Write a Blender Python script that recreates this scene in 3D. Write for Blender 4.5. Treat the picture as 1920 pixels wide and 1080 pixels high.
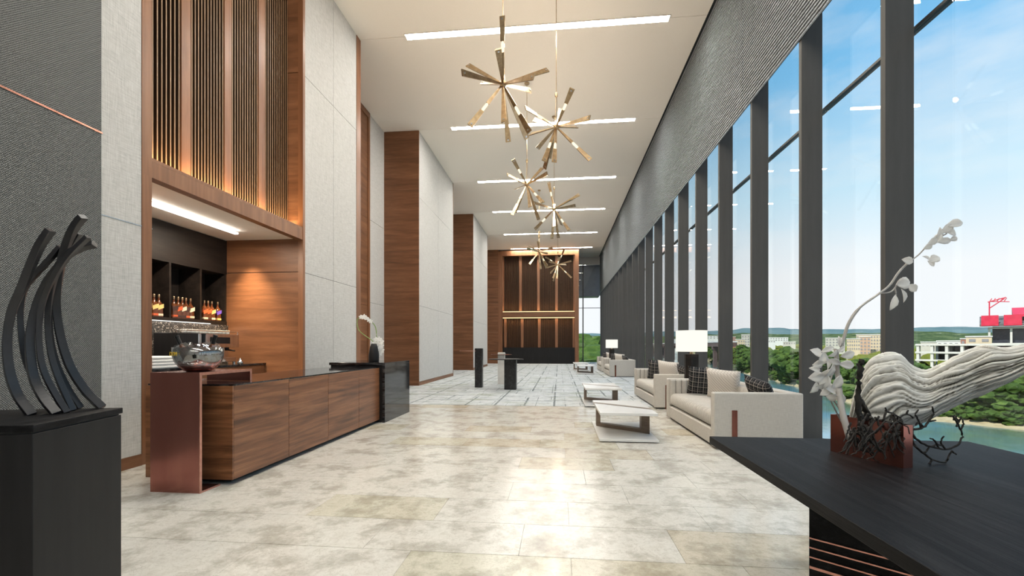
import bpy, bmesh, math, random
from mathutils import Vector, Matrix, noise
R = math.radians
rnd = random.Random(7)
for o in list(bpy.data.objects):
    bpy.data.objects.remove(o)
scene = bpy.context.scene
COL = scene.collection

# ------------------------------------------------------------------ camera, world, sun, exposure
YAW, FPX, EYE, HY = R(5.9), 853.33, 1.25, 648.0
CY, SY = math.cos(YAW), math.sin(YAW)
cam_data = bpy.data.cameras.new('camera')
cam_data.sensor_width = 36.0
cam_data.lens = FPX * 36.0 / 1920.0
cam_data.shift_y = (HY - 540.0) / 1920.0
cam_data.clip_start = 0.05
cam_data.clip_end = 9000
cam = bpy.data.objects.new('camera', cam_data)
cam.location = (0, 0, EYE)
cam.rotation_euler = (math.pi / 2, 0, YAW)
COL.objects.link(cam)
scene.camera = cam

EXPOSURE = 0.18
scene.view_settings.view_transform = 'Standard'
scene.view_settings.look = 'None'
scene.view_settings.exposure = EXPOSURE
scene.view_settings.gamma = 1.0
scene.view_settings.use_curve_mapping = False
scene.cycles.use_denoising = True
scene.cycles.max_bounces = 10
scene.cycles.diffuse_bounces = 5
scene.cycles.glossy_bounces = 4
scene.cycles.transmission_bounces = 6
scene.cycles.transparent_max_bounces = 24
scene.cycles.sample_clamp_indirect = 6.0
scene.cycles.caustics_reflective = False
scene.cycles.caustics_refractive = False

SKY_STRENGTH = 0.96
STRIP_STRENGTH = 70.0
SUN_STRENGTH = 4.8
world = bpy.data.worlds.new('World')
scene.world = world
world.use_nodes = True
wt = world.node_tree
wt.nodes.clear()

class NT:
    """tiny helper for writing node trees"""
    def __init__(self, tree):
        self.t = tree
    def n(self, kind, **kw):
        nd = self.t.nodes.new('ShaderNode' + kind)
        for k, v in kw.items():
            setattr(nd, k, v)
        return nd
    def set(self, sock, v):
        if v is None:
            return
        if hasattr(v, 'is_linked'):
            self.t.links.new(v, sock)
        elif isinstance(v, (tuple, list)) and sock.type == 'RGBA' and len(v) == 3:
            sock.default_value = (*v, 1)
        else:
            sock.default_value = v
    def math(self, op, a, b=None, c=None, clamp=False):
        nd = self.n('Math', operation=op, use_clamp=clamp)
        self.set(nd.inputs[0], a)
        if b is not None: self.set(nd.inputs[1], b)
        if c is not None: self.set(nd.inputs[2], c)
        return nd.outputs[0]
    def mix(self, f, a, b, blend='MIX'):
        nd = self.n('Mix', data_type='RGBA', blend_type=blend)
        self.set(nd.inputs[0], f); self.set(nd.inputs[6], a); self.set(nd.inputs[7], b)
        return nd.outputs[2]
    def ramp(self, f, stops, interp='LINEAR'):
        nd = self.n('ValToRGB')
        cr = nd.color_ramp
        cr.interpolation = interp
        while len(cr.elements) < len(stops):
            cr.elements.new(0.5)
        for e, (p, c) in zip(cr.elements, stops):
            e.position = p
            e.color = (*c, 1) if len(c) == 3 else c
        self.set(nd.inputs[0], f)
        return nd.outputs[0]
    def coords(self, scale=(1, 1, 1), which='Object', rot=(0, 0, 0), jitter=False):
        tc = self.n('TexCoord').outputs[which]
        mp = self.n('Mapping')
        self.set(mp.inputs['Vector'], tc)
        mp.inputs['Scale'].default_value = scale
        mp.inputs['Rotation'].default_value = rot
        if jitter:
            oi = self.n('ObjectInfo').outputs['Random']
            cx = self.n('CombineXYZ')
            self.set(cx.inputs[0], self.math('MULTIPLY', oi, 37.0))
            self.set(cx.inputs[1], self.math('MULTIPLY', oi, 91.0))
            self.set(cx.inputs[2], self.math('MULTIPLY', oi, 53.0))
            self.set(mp.inputs['Location'], cx.outputs[0])
        return mp.outputs[0]
    def noise(self, vec, scale=1.0, detail=4, rough=0.55, dist=0.0):
        nd = self.n('TexNoise')
        self.set(nd.inputs['Vector'], vec)
        nd.inputs['Scale'].default_value = scale
        nd.inputs['Detail'].default_value = detail
        nd.inputs['Roughness'].default_value = rough
        nd.inputs['Distortion'].default_value = dist
        return nd.outputs['Fac']
    def xyz(self, vec):
        nd = self.n('SeparateXYZ')
        self.set(nd.inputs[0], vec)
        return nd.outputs
    def bump(self, height, strength=0.3, dist=0.01):
        nd = self.n('Bump')
        nd.inputs['Strength'].default_value = strength
        nd.inputs['Distance'].default_value = dist
        self.set(nd.inputs['Height'], height)
        return nd.outputs[0]

w = NT(wt)
wd = w.n('TexCoord').outputs['Generated']
wz = w.xyz(wd)[2]
sky = w.ramp(wz, [(0.0, (0.97, 0.98, 1.0)), (0.13, (0.97, 0.985, 1.0)), (0.27, (0.62, 0.86, 1.0)),
                  (0.45, (0.23, 0.58, 0.92)), (1.0, (0.10, 0.33, 0.72))])
cl = w.n('Mapping'); w.set(cl.inputs[0], wd); cl.inputs['Scale'].default_value = (1.6, 1.6, 5.0)
clf = w.ramp(w.noise(cl.outputs[0], 2.2, 6, 0.55), [(0.5, (0, 0, 0)), (0.72, (1, 1, 1))])
sky = w.mix(w.math('MULTIPLY', clf, 0.45), sky, (0.98, 0.99, 1.0))
bg = w.n('Background'); w.set(bg.inputs[0], sky); bg.inputs[1].default_value = SKY_STRENGTH
wo = w.n('OutputWorld'); wt.links.new(bg.outputs[0], wo.inputs[0])

def lamp(name, kind, loc, energy, color=(1, 1, 1), rot=None, aim=None, **kw):
    L = bpy.data.lights.new(name, kind)
    L.energy = energy
    L.color = color
    for k, v in kw.items():
        setattr(L, k, v)
    o = bpy.data.objects.new(name, L)
    o.location = loc
    if aim is not None:
        o.rotation_euler = (Vector(aim) - Vector(loc)).to_track_quat('-Z', 'Y').to_euler()
    elif rot is not None:
        o.rotation_euler = rot
    COL.objects.link(o)
    return o
lamp('sun', 'SUN', (-200, -100, 300), SUN_STRENGTH, (1.0, 0.95, 0.86), aim=(-200 + 60, -100 + 45, 300 - 85), angle=R(1.0))
WARM = (1.0, 0.68, 0.36)
lamp('slat_cove_light', 'AREA', (-4.50, 5.9, 3.275), 34, WARM, rot=(math.pi, 0, 0), shape='RECTANGLE', size=0.06, size_y=2.8)
lamp('feature_cove_light', 'AREA', (-1.45, 31.52, 3.68), 26, WARM, rot=(math.pi, 0, 0), shape='RECTANGLE', size=5.0, size_y=0.06)
lamp('feature_under_light', 'AREA', (-1.45, 31.52, 3.12), 26, WARM, rot=(0, 0, 0), shape='RECTANGLE', size=4.8, size_y=0.06)
lamp('bar_spot', 'SPOT', (-5.25, 7.02, 3.03), 420, (1.0, 0.74, 0.44), aim=(-5.25, 7.12, 1.0), spot_size=R(70), spot_blend=1.0, shadow_soft_size=0.03)
lamp('bar_strip_light', 'AREA', (-5.0, 5.6, 2.99), 60, (1.0, 0.86, 0.68), rot=(0, 0, 0), shape='RECTANGLE', size=0.1, size_y=2.3)
lamp('under_cabinet_light', 'AREA', (-5.62, 5.9, 1.60), 5, (1.0, 0.9, 0.78), rot=(0, 0, 0), shape='RECTANGLE', size=0.04, size_y=2.6)

# ------------------------------------------------------------------ object helpers
def tag(o, label=None, cat=None, group=None, kind=None):
    if label: o['label'] = label
    if cat: o['category'] = cat
    if group: o['group'] = group
    if kind: o['kind'] = kind
    return o
def empty(name, loc=(0, 0, 0), rz=0.0, label=None, cat=None, group=None, kind=None):
    o = bpy.data.objects.new(name, None)
    o.empty_display_size = 0.1
    o.location = loc
    o.rotation_euler = (0, 0, rz)
    COL.objects.link(o)
    return tag(o, label, cat, group, kind)
def copy_tree(o, parent=None):
    c = o.copy()
    COL.objects.link(c)
    c.parent = parent
    for ch in o.children:
        copy_tree(ch, c)
    return c
def pt(px, py, d):
    """world position of a measured photo point at distance d along the view axis"""
    u, v = (px - 960) / FPX, (HY - py) / FPX
    return Vector((d * (u * CY - SY), d * (CY + u * SY), EYE + d * v))

class MB:
    def __init__(self, base=(0, 0, 0)):
        self.v, self.f, self.m, self.b = [], [], [], Vector(base)
        self.mi = 0
    def add(self, verts, faces):
        k = len(self.v)
        self.v += [Vector(p) - self.b for p in verts]
        self.f += [tuple(i + k for i in f) for f in faces]
        self.m += [self.mi] * len(faces)
        return self
    def box(self, x0, x1, y0, y1, z0, z1):
        return self.add([(x0, y0, z0), (x1, y0, z0), (x1, y1, z0), (x0, y1, z0), (x0, y0, z1), (x1, y0, z1), (x1, y1, z1), (x0, y1, z1)],
                        [(0, 3, 2, 1), (4, 5, 6, 7), (0, 1, 5, 4), (1, 2, 6, 5), (2, 3, 7, 6), (3, 0, 4, 7)])
    def prism(self, poly, z0, z1):
        n = len(poly)
        vs = [(p[0], p[1], z0) for p in poly] + [(p[0], p[1], z1) for p in poly]
        fs = [tuple(reversed(range(n))), tuple(range(n, 2 * n))] + [(i, (i + 1) % n, n + (i + 1) % n, n + i) for i in range(n)]
        return self.add(vs, fs)
    def rings(self, rings, cap=True, closed=False):
        n = len(rings[0]); vs = [p for r in rings for p in r]; fs = []
        m = len(rings)
        for i in range(m if closed else m - 1):
            a, b = i * n, ((i + 1) % m) * n
            for j in range(n):
                k = (j + 1) % n
                fs.append((a + j, a + k, b + k, b + j))
        if cap and not closed:
            fs.append(tuple(reversed(range(n)))); fs.append(tuple(range((m - 1) * n, m * n)))
        return self.add(vs, fs)
    def tube(self, path, rad, n=8, flat=None, up=(0, 0, 1)):
        path = [Vector(p) for p in path]
        if not isinstance(rad, (list, tuple)): rad = [rad] * len(path)
        out = []
        ref = Vector(up)
        for i, p in enumerate(path):
            t = (path[min(i + 1, len(path) - 1)] - path[max(i - 1, 0)]).normalized()
            a = t.cross(ref)
            if a.length < 1e-3: a = t.cross(Vector((1, 0, 0)))
            a.normalize(); b = a.cross(t)
            r = rad[i]
            out.append([p + a * (r * math.cos(2 * math.pi * k / n)) + b * (r * math.sin(2 * math.pi * k / n)) for k in range(n)])
        return self.rings(out)
    def bar(self, path, w, t, up=(0, 0, 1)):
        """rectangular section swept along a path; w across UP x tangent, t along the other way"""
        path = [Vector(p) for p in path]; out = []
        for i, p in enumerate(path):
            tg = (path[min(i + 1, len(path) - 1)] - path[max(i - 1, 0)]).normalized()
            a = tg.cross(Vector(up))
            if a.length < 1e-3: a = tg.cross(Vector((1, 0, 0)))
            a.normalize(); b = a.cross(tg)
            ww = w[i] if isinstance(w, (list, tuple)) else w
            out.append([p + a * ww / 2 + b * t / 2, p - a * ww / 2 + b * t / 2, p - a * ww / 2 - b * t / 2, p + a * ww / 2 - b * t / 2])
        return self.rings(out)
    def lathe(self, prof, c=(0, 0, 0), n=24, sx=1, sy=1, cap=True):
        c = Vector(c)
        return self.rings([[c + Vector((r * sx * math.cos(2 * math.pi * k / n), r * sy * math.sin(2 * math.pi * k / n), z)) for k in range(n)] for r, z in prof], cap=cap)
    def build(self, name, mat, parent=None, smooth=False, bevel=0.0, segs=2, kind=None, label=None, subsurf=0):
        me = bpy.data.meshes.new(name)
        me.from_pydata([tuple(p) for p in self.v], [], self.f)
        mats = mat if isinstance(mat, (list, tuple)) else [mat]
        for m in mats: me.materials.append(m)
        if len(mats) > 1: me.polygons.foreach_set('material_index', self.m)
        bm = bmesh.new(); bm.from_mesh(me)
        bmesh.ops.recalc_face_normals(bm, faces=bm.faces)
        bm.to_mesh(me); bm.free()
        if smooth: me.polygons.foreach_set('use_smooth', [True] * len(me.polygons))
        me.update()
        o = bpy.data.objects.new(name, me)
        COL.objects.link(o)
        if parent is not None: o.parent = parent
        else: o.location = self.b
        if bevel:
            md = o.modifiers.new('bevel', 'BEVEL'); md.width = bevel; md.segments = segs; md.limit_method = 'ANGLE'; md.angle_limit = R(50)
        if subsurf:
            md = o.modifiers.new('sub', 'SUBSURF'); md.levels = subsurf; md.render_levels = subsurf
        if kind: o['kind'] = kind
        if label: o['label'] = label
        return o

def bez(pts, n=8):
    """smooth curve through points (Catmull-Rom)"""
    P = [Vector(p) for p in pts]
    P = [P[0] * 2 - P[1]] + P + [P[-1] * 2 - P[-2]]
    out = []
    for i in range(1, len(P) - 2):
        for k in range(n):
            t = k / n
            out.append(0.5 * ((2 * P[i]) + (-P[i - 1] + P[i + 1]) * t + (2 * P[i - 1] - 5 * P[i] + 4 * P[i + 1] - P[i + 2]) * t * t + (-P[i - 1] + 3 * P[i] - 3 * P[i + 1] + P[i + 2]) * t ** 3))
    out.append(P[-2])
    return out

# ------------------------------------------------------------------ materials
def mat(name, color=(0.8, 0.8, 0.8), rough=0.5, metal=0.0, fn=None, spec=None, emit=None, emit_s=0.0, coat=0.0):
    m = bpy.data.materials.new(name)
    m.use_nodes = True
    t = NT(m.node_tree)
    b = m.node_tree.nodes['Principled BSDF']
    b.inputs['Roughness'].default_value = rough
    b.inputs['Metallic'].default_value = metal
    b.inputs['Base Color'].default_value = (*color, 1)
    if spec is not None: b.inputs['Specular IOR Level'].default_value = spec
    if coat: b.inputs['Coat Weight'].default_value = coat; b.inputs['Coat Roughness'].default_value = 0.08
    if emit: b.inputs['Emission Color'].default_value = (*emit, 1); b.inputs['Emission Strength'].default_value = emit_s
    if fn:
        r = fn(t) or {}
        for k, v in r.items():
            t.set(b.inputs[k], v)
    return m

def wood_fn(c0, c1, c2, scale, fine=60, bump=0.05):
    def f(t):
        v = t.coords(scale, jitter=True)
        a = t.noise(v, 1.0, 6, 0.6, 0.6)
        b2 = t.noise(v, 6.0, 5, 0.7, 0.2)
        col = t.ramp(a, [(0.28, c0), (0.5, c1), (0.72, c2)])
        col = t.mix(t.math('MULTIPLY', t.math('SUBTRACT', b2, 0.45, clamp=True), 1.6), col, c0)
        return {'Base Color': col, 'Normal': t.bump(b2, bump, 0.004)}
    return f
def noise_fn(c0, c1, scale=20, bump=0.1, dist=0.003, detail=6, stretch=(1, 1, 1), jitter=False):
    def f(t):
        v = t.coords(stretch, jitter=jitter)
        a = t.noise(v, scale, detail, 0.6)
        return {'Base Color': t.ramp(a, [(0.3, c0), (0.7, c1)]), 'Normal': t.bump(a, bump, dist)}
    return f
def weave_fn(c0, c1, freq, bump=0.6, dist=0.004, slant=0.0):
    """interlaced threads: c0 in the gaps, c1 on the raised threads"""
    def f(t):
        x, y, z = t.xyz(t.coords())
        h = t.math('ADD', x, y)
        k = 2 * math.pi * freq
        jit = t.math('MULTIPLY', t.noise(t.coords((3, 3, 40)), 2.0, 3), 1.4)
        hz = t.math('ADD', t.math('MULTIPLY', h, k), t.math('MULTIPLY', t.math('MULTIPLY', z, k), slant))
        s1 = t.math('SINE', t.math('ADD', hz, jit))
        s2 = t.math('SINE', t.math('ADD', t.math('MULTIPLY', z, k), jit))
        p = t.math('MULTIPLY', s1, s2)
        g = t.noise(t.coords((1, 1, 1)), 220, 2)
        val = t.math('MULTIPLY_ADD', p, 0.35, t.math('MULTIPLY_ADD', g, 0.5, 0.25))
        return {'Base Color': t.ramp(val, [(0.2, c0), (0.8, c1)]), 'Normal': t.bump(p, bump, dist)}
    return f
def linen_fn(c0, c1, s=160):
    def f(t):
        a = t.noise(t.coords((1, 1, 0.06)), s, 3)
        b2 = t.noise(t.coords((0.06, 0.06, 1)), s, 3)
        v = t.math('MULTIPLY_ADD', a, 0.5, t.math('MULTIPLY', b2, 0.5))
        return {'Base Color': t.ramp(v, [(0.35, c0), (0.65, c1)]), 'Normal': t.bump(v, 0.25, 0.003)}
    return f

M = {}
M['paint'] = mat('ceiling_paint', (0.88, 0.82, 0.74), 0.9, spec=0.1, fn=noise_fn((0.87, 0.81, 0.73), (0.90, 0.84, 0.76), 60, 0.03))
M['shell'] = mat('plaster', (0.5, 0.49, 0.47), 0.9, fn=noise_fn((0.48, 0.47, 0.45), (0.53, 0.52, 0.5), 30, 0.05))
M['dark_gap'] = mat('dark_gap', (0.02, 0.02, 0.02), 0.8, fn=noise_fn((0.015, 0.015, 0.015), (0.03, 0.03, 0.03), 40))
M['fabric_dark'] = mat('woven_grey', rough=0.95, spec=0.1, fn=weave_fn((0.045, 0.047, 0.047), (0.27, 0.275, 0.27), 55, 0.7, 0.006))
def rib_fn(t):
    x, y, z = t.xyz(t.coords())
    jit = t.math('MULTIPLY', t.noise(t.coords((1, 7, 14)), 1.0, 3), 3.2)
    s = t.math('SINE', t.math('ADD', t.math('MULTIPLY', z, 2 * math.pi * 19), jit))
    g = t.noise(t.coords((1, 0.5, 2)), 60, 4)
    v = t.math('MULTIPLY_ADD', s, 0.32, t.math('MULTIPLY_ADD', g, 0.7, 0.15))
    return {'Base Color': t.ramp(v, [(0.2, (0.035, 0.04, 0.044)), (0.85, (0.42, 0.45, 0.475))]), 'Normal': t.bump(s, 0.9, 0.02)}
M['fabric_rib'] = mat('ribbed_grey', rough=0.95, spec=0.1, fn=rib_fn)
M['fabric_light'] = mat('linen_grey', rough=0.92, spec=0.15, fn=linen_fn((0.39, 0.383, 0.372), (0.58, 0.573, 0.558)))
M['wood'] = mat('warm_walnut', rough=0.45, spec=0.35, fn=wood_fn((0.105, 0.045, 0.021), (0.178, 0.078, 0.037), (0.25, 0.116, 0.057), (0.6, 0.6, 7), bump=0.03))
M['wood_v'] = mat('warm_walnut_upright', rough=0.42, fn=wood_fn((0.14, 0.056, 0.024), (0.21, 0.088, 0.038), (0.27, 0.122, 0.056), (9, 9, 0.5)))
M['slat_shaded'] = mat('slat_side_shaded_wood', rough=0.6, spec=0.2, fn=wood_fn((0.02, 0.011, 0.006), (0.035, 0.019, 0.010), (0.055, 0.03, 0.016), (14, 14, 0.6)))  # slat wood darkened, puts the dimmer light on the sides into colour
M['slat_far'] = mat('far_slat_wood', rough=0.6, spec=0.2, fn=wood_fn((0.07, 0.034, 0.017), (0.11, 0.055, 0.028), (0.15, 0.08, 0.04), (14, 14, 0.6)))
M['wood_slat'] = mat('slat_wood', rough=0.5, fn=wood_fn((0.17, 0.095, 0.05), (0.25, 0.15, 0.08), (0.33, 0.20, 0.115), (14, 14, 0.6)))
M['wood_counter'] = mat('counter_walnut', rough=0.33, fn=wood_fn((0.06, 0.024, 0.011), (0.20, 0.080, 0.035), (0.34, 0.155, 0.073), (1.0, 0.7, 15), bump=0.03))
M['wood_dark'] = mat('dark_brown_wood', rough=0.5, spec=0.25, fn=wood_fn((0.008, 0.006, 0.005), (0.016, 0.012, 0.010), (0.03, 0.022, 0.018), (8, 1, 8)))
M['wood_black'] = mat('black_ash', rough=0.5, spec=0.09, fn=wood_fn((0.003, 0.003, 0.0035), (0.008, 0.008, 0.009), (0.022, 0.022, 0.024), (26, 1.0, 26), bump=0.35))
M['black_lacquer'] = mat('black_satin', (0.012, 0.012, 0.013), 0.45, spec=0.2, fn=noise_fn((0.009, 0.009, 0.010), (0.016, 0.016, 0.017), 12, 0.03, stretch=(1, 1, 0.1)))
M['black_marble'] = mat('black_marble', rough=0.07, fn=lambda t: {'Base Color': t.ramp(t.noise(t.coords((1, 1, 6)), 2.2, 8, 0.6, 1.6), [(0.45, (0.006, 0.006, 0.007)), (0.52, (0.05, 0.05, 0.052)), (0.60, (0.008, 0.008, 0.009))])})
M['black_stone'] = mat('black_stone', rough=0.3, fn=lambda t: {'Base Color': t.ramp(t.noise(t.coords(), 9, 8, 0.7, 1.0), [(0.5, (0.008, 0.008, 0.009)), (0.66, (0.045, 0.046, 0.05)), (0.8, (0.02, 0.02, 0.02))])})
M['copper'] = mat('rose_copper', (0.50, 0.21, 0.16), 0.19, 0.9, fn=lambda t: {'Base Color': t.ramp(t.noise(t.coords((1, 1, 0.2)), 6, 4), [(0.3, (0.34, 0.13, 0.105)), (0.7, (0.41, 0.17, 0.135))])})
M['copper_line'] = mat('copper_trim', (0.62, 0.32, 0.25), 0.3, 1.0, fn=lambda t: {'Base Color': t.ramp(t.noise(t.coords(), 30, 2), [(0.3, (0.55, 0.27, 0.21)), (0.7, (0.66, 0.35, 0.28))])})
M['bronze'] = mat('bronze', (0.30, 0.12, 0.09), 0.25, 1.0, fn=lambda t: {'Base Color': t.ramp(t.noise(t.coords((1, 1, 0.2)), 20, 3), [(0.3, (0.20, 0.075, 0.055)), (0.7, (0.31, 0.125, 0.095))])})
M['brass'] = mat('aged_brass', (0.5, 0.36, 0.2), 0.28, 1.0, fn=lambda t: {'Base Color': t.ramp(t.noise(t.coords(), 14, 4), [(0.3, (0.36, 0.255, 0.15)), (0.7, (0.55, 0.41, 0.25))])})
M['steel'] = mat('steel', (0.62, 0.62, 0.62), 0.2, 1.0, fn=lambda t: {'Base Color': t.ramp(t.noise(t.coords((1, 1, 0.1)), 25, 3), [(0.3, (0.55, 0.55, 0.55)), (0.7, (0.7, 0.7, 0.7))])})
M['fin'] = mat('fin_metal', (0.055, 0.054, 0.052), 0.6, 0.0, spec=0.2, fn=noise_fn((0.066, 0.064, 0.060), (0.084, 0.081, 0.076), 8, 0.02, stretch=(1, 1, 0.15)))
M['transom'] = mat('transom_metal', (0.02, 0.02, 0.022), 0.4, fn=noise_fn((0.016, 0.016, 0.018), (0.026, 0.026, 0.028), 14))
M['spandrel'] = mat('blue_grey_panel', (0.12, 0.14, 0.18), 0.35, fn=noise_fn((0.10, 0.115, 0.15), (0.125, 0.145, 0.185), 3))
def travertine(t):
    oi = t.n('ObjectInfo').outputs['Random']
    v = t.n('NewGeometry').outputs['Position']
    a = t.noise(v, 3.0, 10, 0.72, 0.0)
    b = t.noise(v, 8.0, 9, 0.62, 2.2)
    col = t.ramp(a, [(0.30, (0.36, 0.335, 0.285)), (0.43, (0.50, 0.475, 0.42)), (0.53, (0.68, 0.66, 0.605)), (0.72, (0.58, 0.55, 0.49))])
    sp = t.noise(v, 26.0, 6, 0.7, 0.8)
    col = t.mix(t.math('MULTIPLY', t.math('SUBTRACT', sp, 0.5, clamp=True), 1.5), col, (0.40, 0.37, 0.31))
    vein = t.ramp(b, [(0.485, (0, 0, 0)), (0.50, (1, 1, 1)), (0.515, (0, 0, 0))])
    col = t.mix(t.math('MULTIPLY', vein, 0.5), col, (0.34, 0.305, 0.24))
    warm = t.ramp(oi, [(0.0, (1.0, 1.0, 1.0)), (0.82, (1.0, 0.995, 0.985)), (0.87, (0.88, 0.81, 0.70)), (0.94, (0.90, 0.89, 0.80)), (1.0, (0.90, 0.84, 0.74))])
    col = t.mix(1.0, col, warm, 'MULTIPLY')
    return {'Base Color': col, 'Roughness': t.math('MULTIPLY_ADD', b, 0.12, 0.12), 'Normal': t.bump(b, 0.02, 0.002)}
M['travertine'] = mat('travertine', rough=0.16, spec=0.4, fn=travertine)
M['grout'] = mat('grout', (0.5, 0.47, 0.41), 0.8, fn=noise_fn((0.42, 0.39, 0.34), (0.5, 0.47, 0.41), 40))
def carpet(t):
    v = t.coords()
    x, y, z = t.xyz(v)
    n1 = t.noise(v, 3.0, 8, 0.7)
    base = t.ramp(n1, [(0.32, (0.36, 0.38, 0.39)), (0.5, (0.50, 0.525, 0.535)), (0.68, (0.60, 0.62, 0.625))])
    def lines(c, period, width, off, mscale, th):
        fr = t.math('FRACT', t.math('ADD', t.math('DIVIDE', c, period), off))
        ln = t.math('LESS_THAN', fr, width)
        mk = t.ramp(t.noise(t.coords(mscale), 1.0, 3), [(th, (0, 0, 0)), (th + 0.06, (1, 1, 1))])
        return t.math('MULTIPLY', ln, mk)
    l1 = lines(x, 0.62, 0.07, 0.2, (1.7, 0.5, 1), 0.42)
    l2 = lines(y, 0.85, 0.06, 0.4, (0.4, 1.2, 1), 0.42)
    l3 = lines(x, 0.31, 0.05, 0.6, (2.3, 0.9, 1), 0.48)
    l4 = lines(y, 0.42, 0.05, 0.1, (0.8, 2.2, 1), 0.47)
    ln = t.math('MAXIMUM', t.math('MAXIMUM', l1, l2), t.math('MAXIMUM', l3, l4))
    br = t.noise(v, 9.0, 4)
    ln = t.math('MULTIPLY', ln, t.ramp(br, [(0.36, (0.15, 0.15, 0.15)), (0.52, (0.95, 0.95, 0.95))]))
    ht = t.ramp(t.noise(t.coords((14, 2.5, 1)), 1.0, 3, 0.6), [(0.55, (0, 0, 0)), (0.62, (1, 1, 1))])
    base = t.mix(t.math('MULTIPLY', ht, 0.35), base, (0.36, 0.385, 0.395))
    col = t.mix(ln, base, (0.12, 0.135, 0.14))
    g = t.ramp(t.noise(t.coords((0.75, 2.4, 1)), 1.0, 5, 0.6), [(0.53, (0, 0, 0)), (0.60, (1, 1, 1))])
    g = t.math('MULTIPLY', g, t.ramp(t.noise(t.coords((3, 12, 1)), 1.0, 4), [(0.4, (0.1, 0.1, 0.1)), (0.6, (1, 1, 1))]))
    col = t.mix(t.math('MULTIPLY', g, 0.75), col, (0.25, 0.27, 0.18))
    return {'Base Color': col, 'Normal': t.bump(t.noise(v, 300, 2), 0.4, 0.004)}
M['carpet'] = mat('patterned_carpet', rough=0.95, spec=0.1, fn=carpet)
M['sofa'] = mat('oat_linen', rough=0.9, spec=0.15, fn=linen_fn((0.45, 0.42, 0.38), (0.59, 0.56, 0.51), 220))
M['sofa_line'] = mat('channel_seam', (0.06, 0.05, 0.045), 0.9, fn=noise_fn((0.05, 0.045, 0.04), (0.08, 0.07, 0.06), 30))
M['pillow_light'] = mat('cream_weave', rough=0.9, spec=0.1, fn=weave_fn((0.52, 0.475, 0.43), (0.72, 0.675, 0.62), 22, 0.3, 0.004))
def plaid(t):
    x, y, z = t.xyz(t.coords())
    def ln(c, p, wd, o):
        return t.math('LESS_THAN', t.math('FRACT', t.math('ADD', t.math('DIVIDE', c, p), o)), wd)
    a = t.math('MAXIMUM', ln(x, 0.085, 0.07, 0.1), ln(y, 0.085, 0.07, 0.1))
    b = t.math('MAXIMUM', ln(x, 0.085, 0.07, 0.5), ln(y, 0.085, 0.07, 0.5))
    col = t.mix(t.math('MULTIPLY', b, 0.35), (0.022, 0.023, 0.026), (0.3, 0.28, 0.26))
    return {'Base Color': t.mix(a, col, (0.42, 0.38, 0.34)), 'Normal': t.bump(t.noise(t.coords(), 300, 2), 0.3, 0.003)}
M['plaid'] = mat('black_plaid', rough=0.9, spec=0.1, fn=plaid)
M['white_lacquer'] = mat('white_lacquer', (0.8, 0.79, 0.77), 0.25, fn=noise_fn((0.78, 0.77, 0.75), (0.83, 0.82, 0.80), 6, 0.01))
M['table_wood'] = mat('taupe_wood', rough=0.45, fn=wood_fn((0.10, 0.07, 0.05), (0.16, 0.12, 0.09), (0.22, 0.17, 0.13), (2, 2, 14)))
M['white_stone'] = mat('white_stone', rough=0.4, fn=noise_fn((0.62, 0.60, 0.56), (0.76, 0.74, 0.70), 7, 0.03))
M['porcelain'] = mat('porcelain', (0.8, 0.8, 0.78), 0.3, fn=noise_fn((0.76, 0.76, 0.74), (0.84, 0.84, 0.82), 15, 0.02))
M['towel'] = mat('white_towel', (0.82, 0.82, 0.80), 0.95, fn=noise_fn((0.72, 0.72, 0.70), (0.86, 0.86, 0.84), 120, 0.4))
M['petal'] = mat('white_petal', (0.86, 0.85, 0.83), 0.5, fn=noise_fn((0.82, 0.81, 0.79), (0.9, 0.89, 0.87), 40, 0.1))
_pt = NT(M['petal'].node_tree); _b = M['petal'].node_tree.nodes['Principled BSDF']; _o = M['petal'].node_tree.nodes['Material Output']
_tl = _pt.n('BsdfTranslucent'); _tl.inputs[0].default_value = (0.9, 0.89, 0.86, 1); _mx = _pt.n('MixShader'); _mx.inputs[0].default_value = 0.4
_pt.t.links.new(_b.outputs[0], _mx.inputs[1]); _pt.t.links.new(_tl.outputs[0], _mx.inputs[2]); _pt.t.links.new(_mx.outputs[0], _o.inputs[0])
M['stem_grey'] = mat('grey_stem', (0.4, 0.38, 0.36), 0.7, fn=noise_fn((0.34, 0.32, 0.30), (0.52, 0.50, 0.47), 30, 0.2, stretch=(1, 1, 0.2)))
M['stem_green'] = mat('green_stem', (0.2, 0.3, 0.08), 0.6, fn=noise_fn((0.16, 0.26, 0.07), (0.28, 0.38, 0.14), 30))
M['twig'] = mat('black_twig', (0.012, 0.011, 0.01), 0.8, fn=noise_fn((0.008, 0.007, 0.006), (0.03, 0.026, 0.022), 60, 0.4))
def emitter(name, color, s):
    m = bpy.data.materials.new(name); m.use_nodes = True
    t = NT(m.node_tree); m.node_tree.nodes.clear()
    e = t.n('Emission'); e.inputs[1].default_value = s
    t.set(e.inputs[0], t.mix(t.noise(t.coords(), 3, 2), color, tuple(min(1, c * 1.03) for c in color)))
    out = t.n('OutputMaterial'); m.node_tree.links.new(e.outputs[0], out.inputs[0])
    return m
M['strip'] = emitter('strip_light', (1.0, 0.95, 0.87), STRIP_STRENGTH)
M['bar_strip'] = emitter('bar_strip_light', (1.0, 0.93, 0.84), 9.0)
M['led'] = emitter('warm_led', (1.0, 0.70, 0.36), 1.6)
M['led_thin'] = emitter('cool_led', (1.0, 0.97, 0.92), 1.6)
M['bulb'] = emitter('bulb_glow', (1.0, 0.84, 0.58), 1.3)
M['shade'] = emitter('lit_lamp_shade', (1.0, 0.95, 0.82), 0.98)
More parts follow.
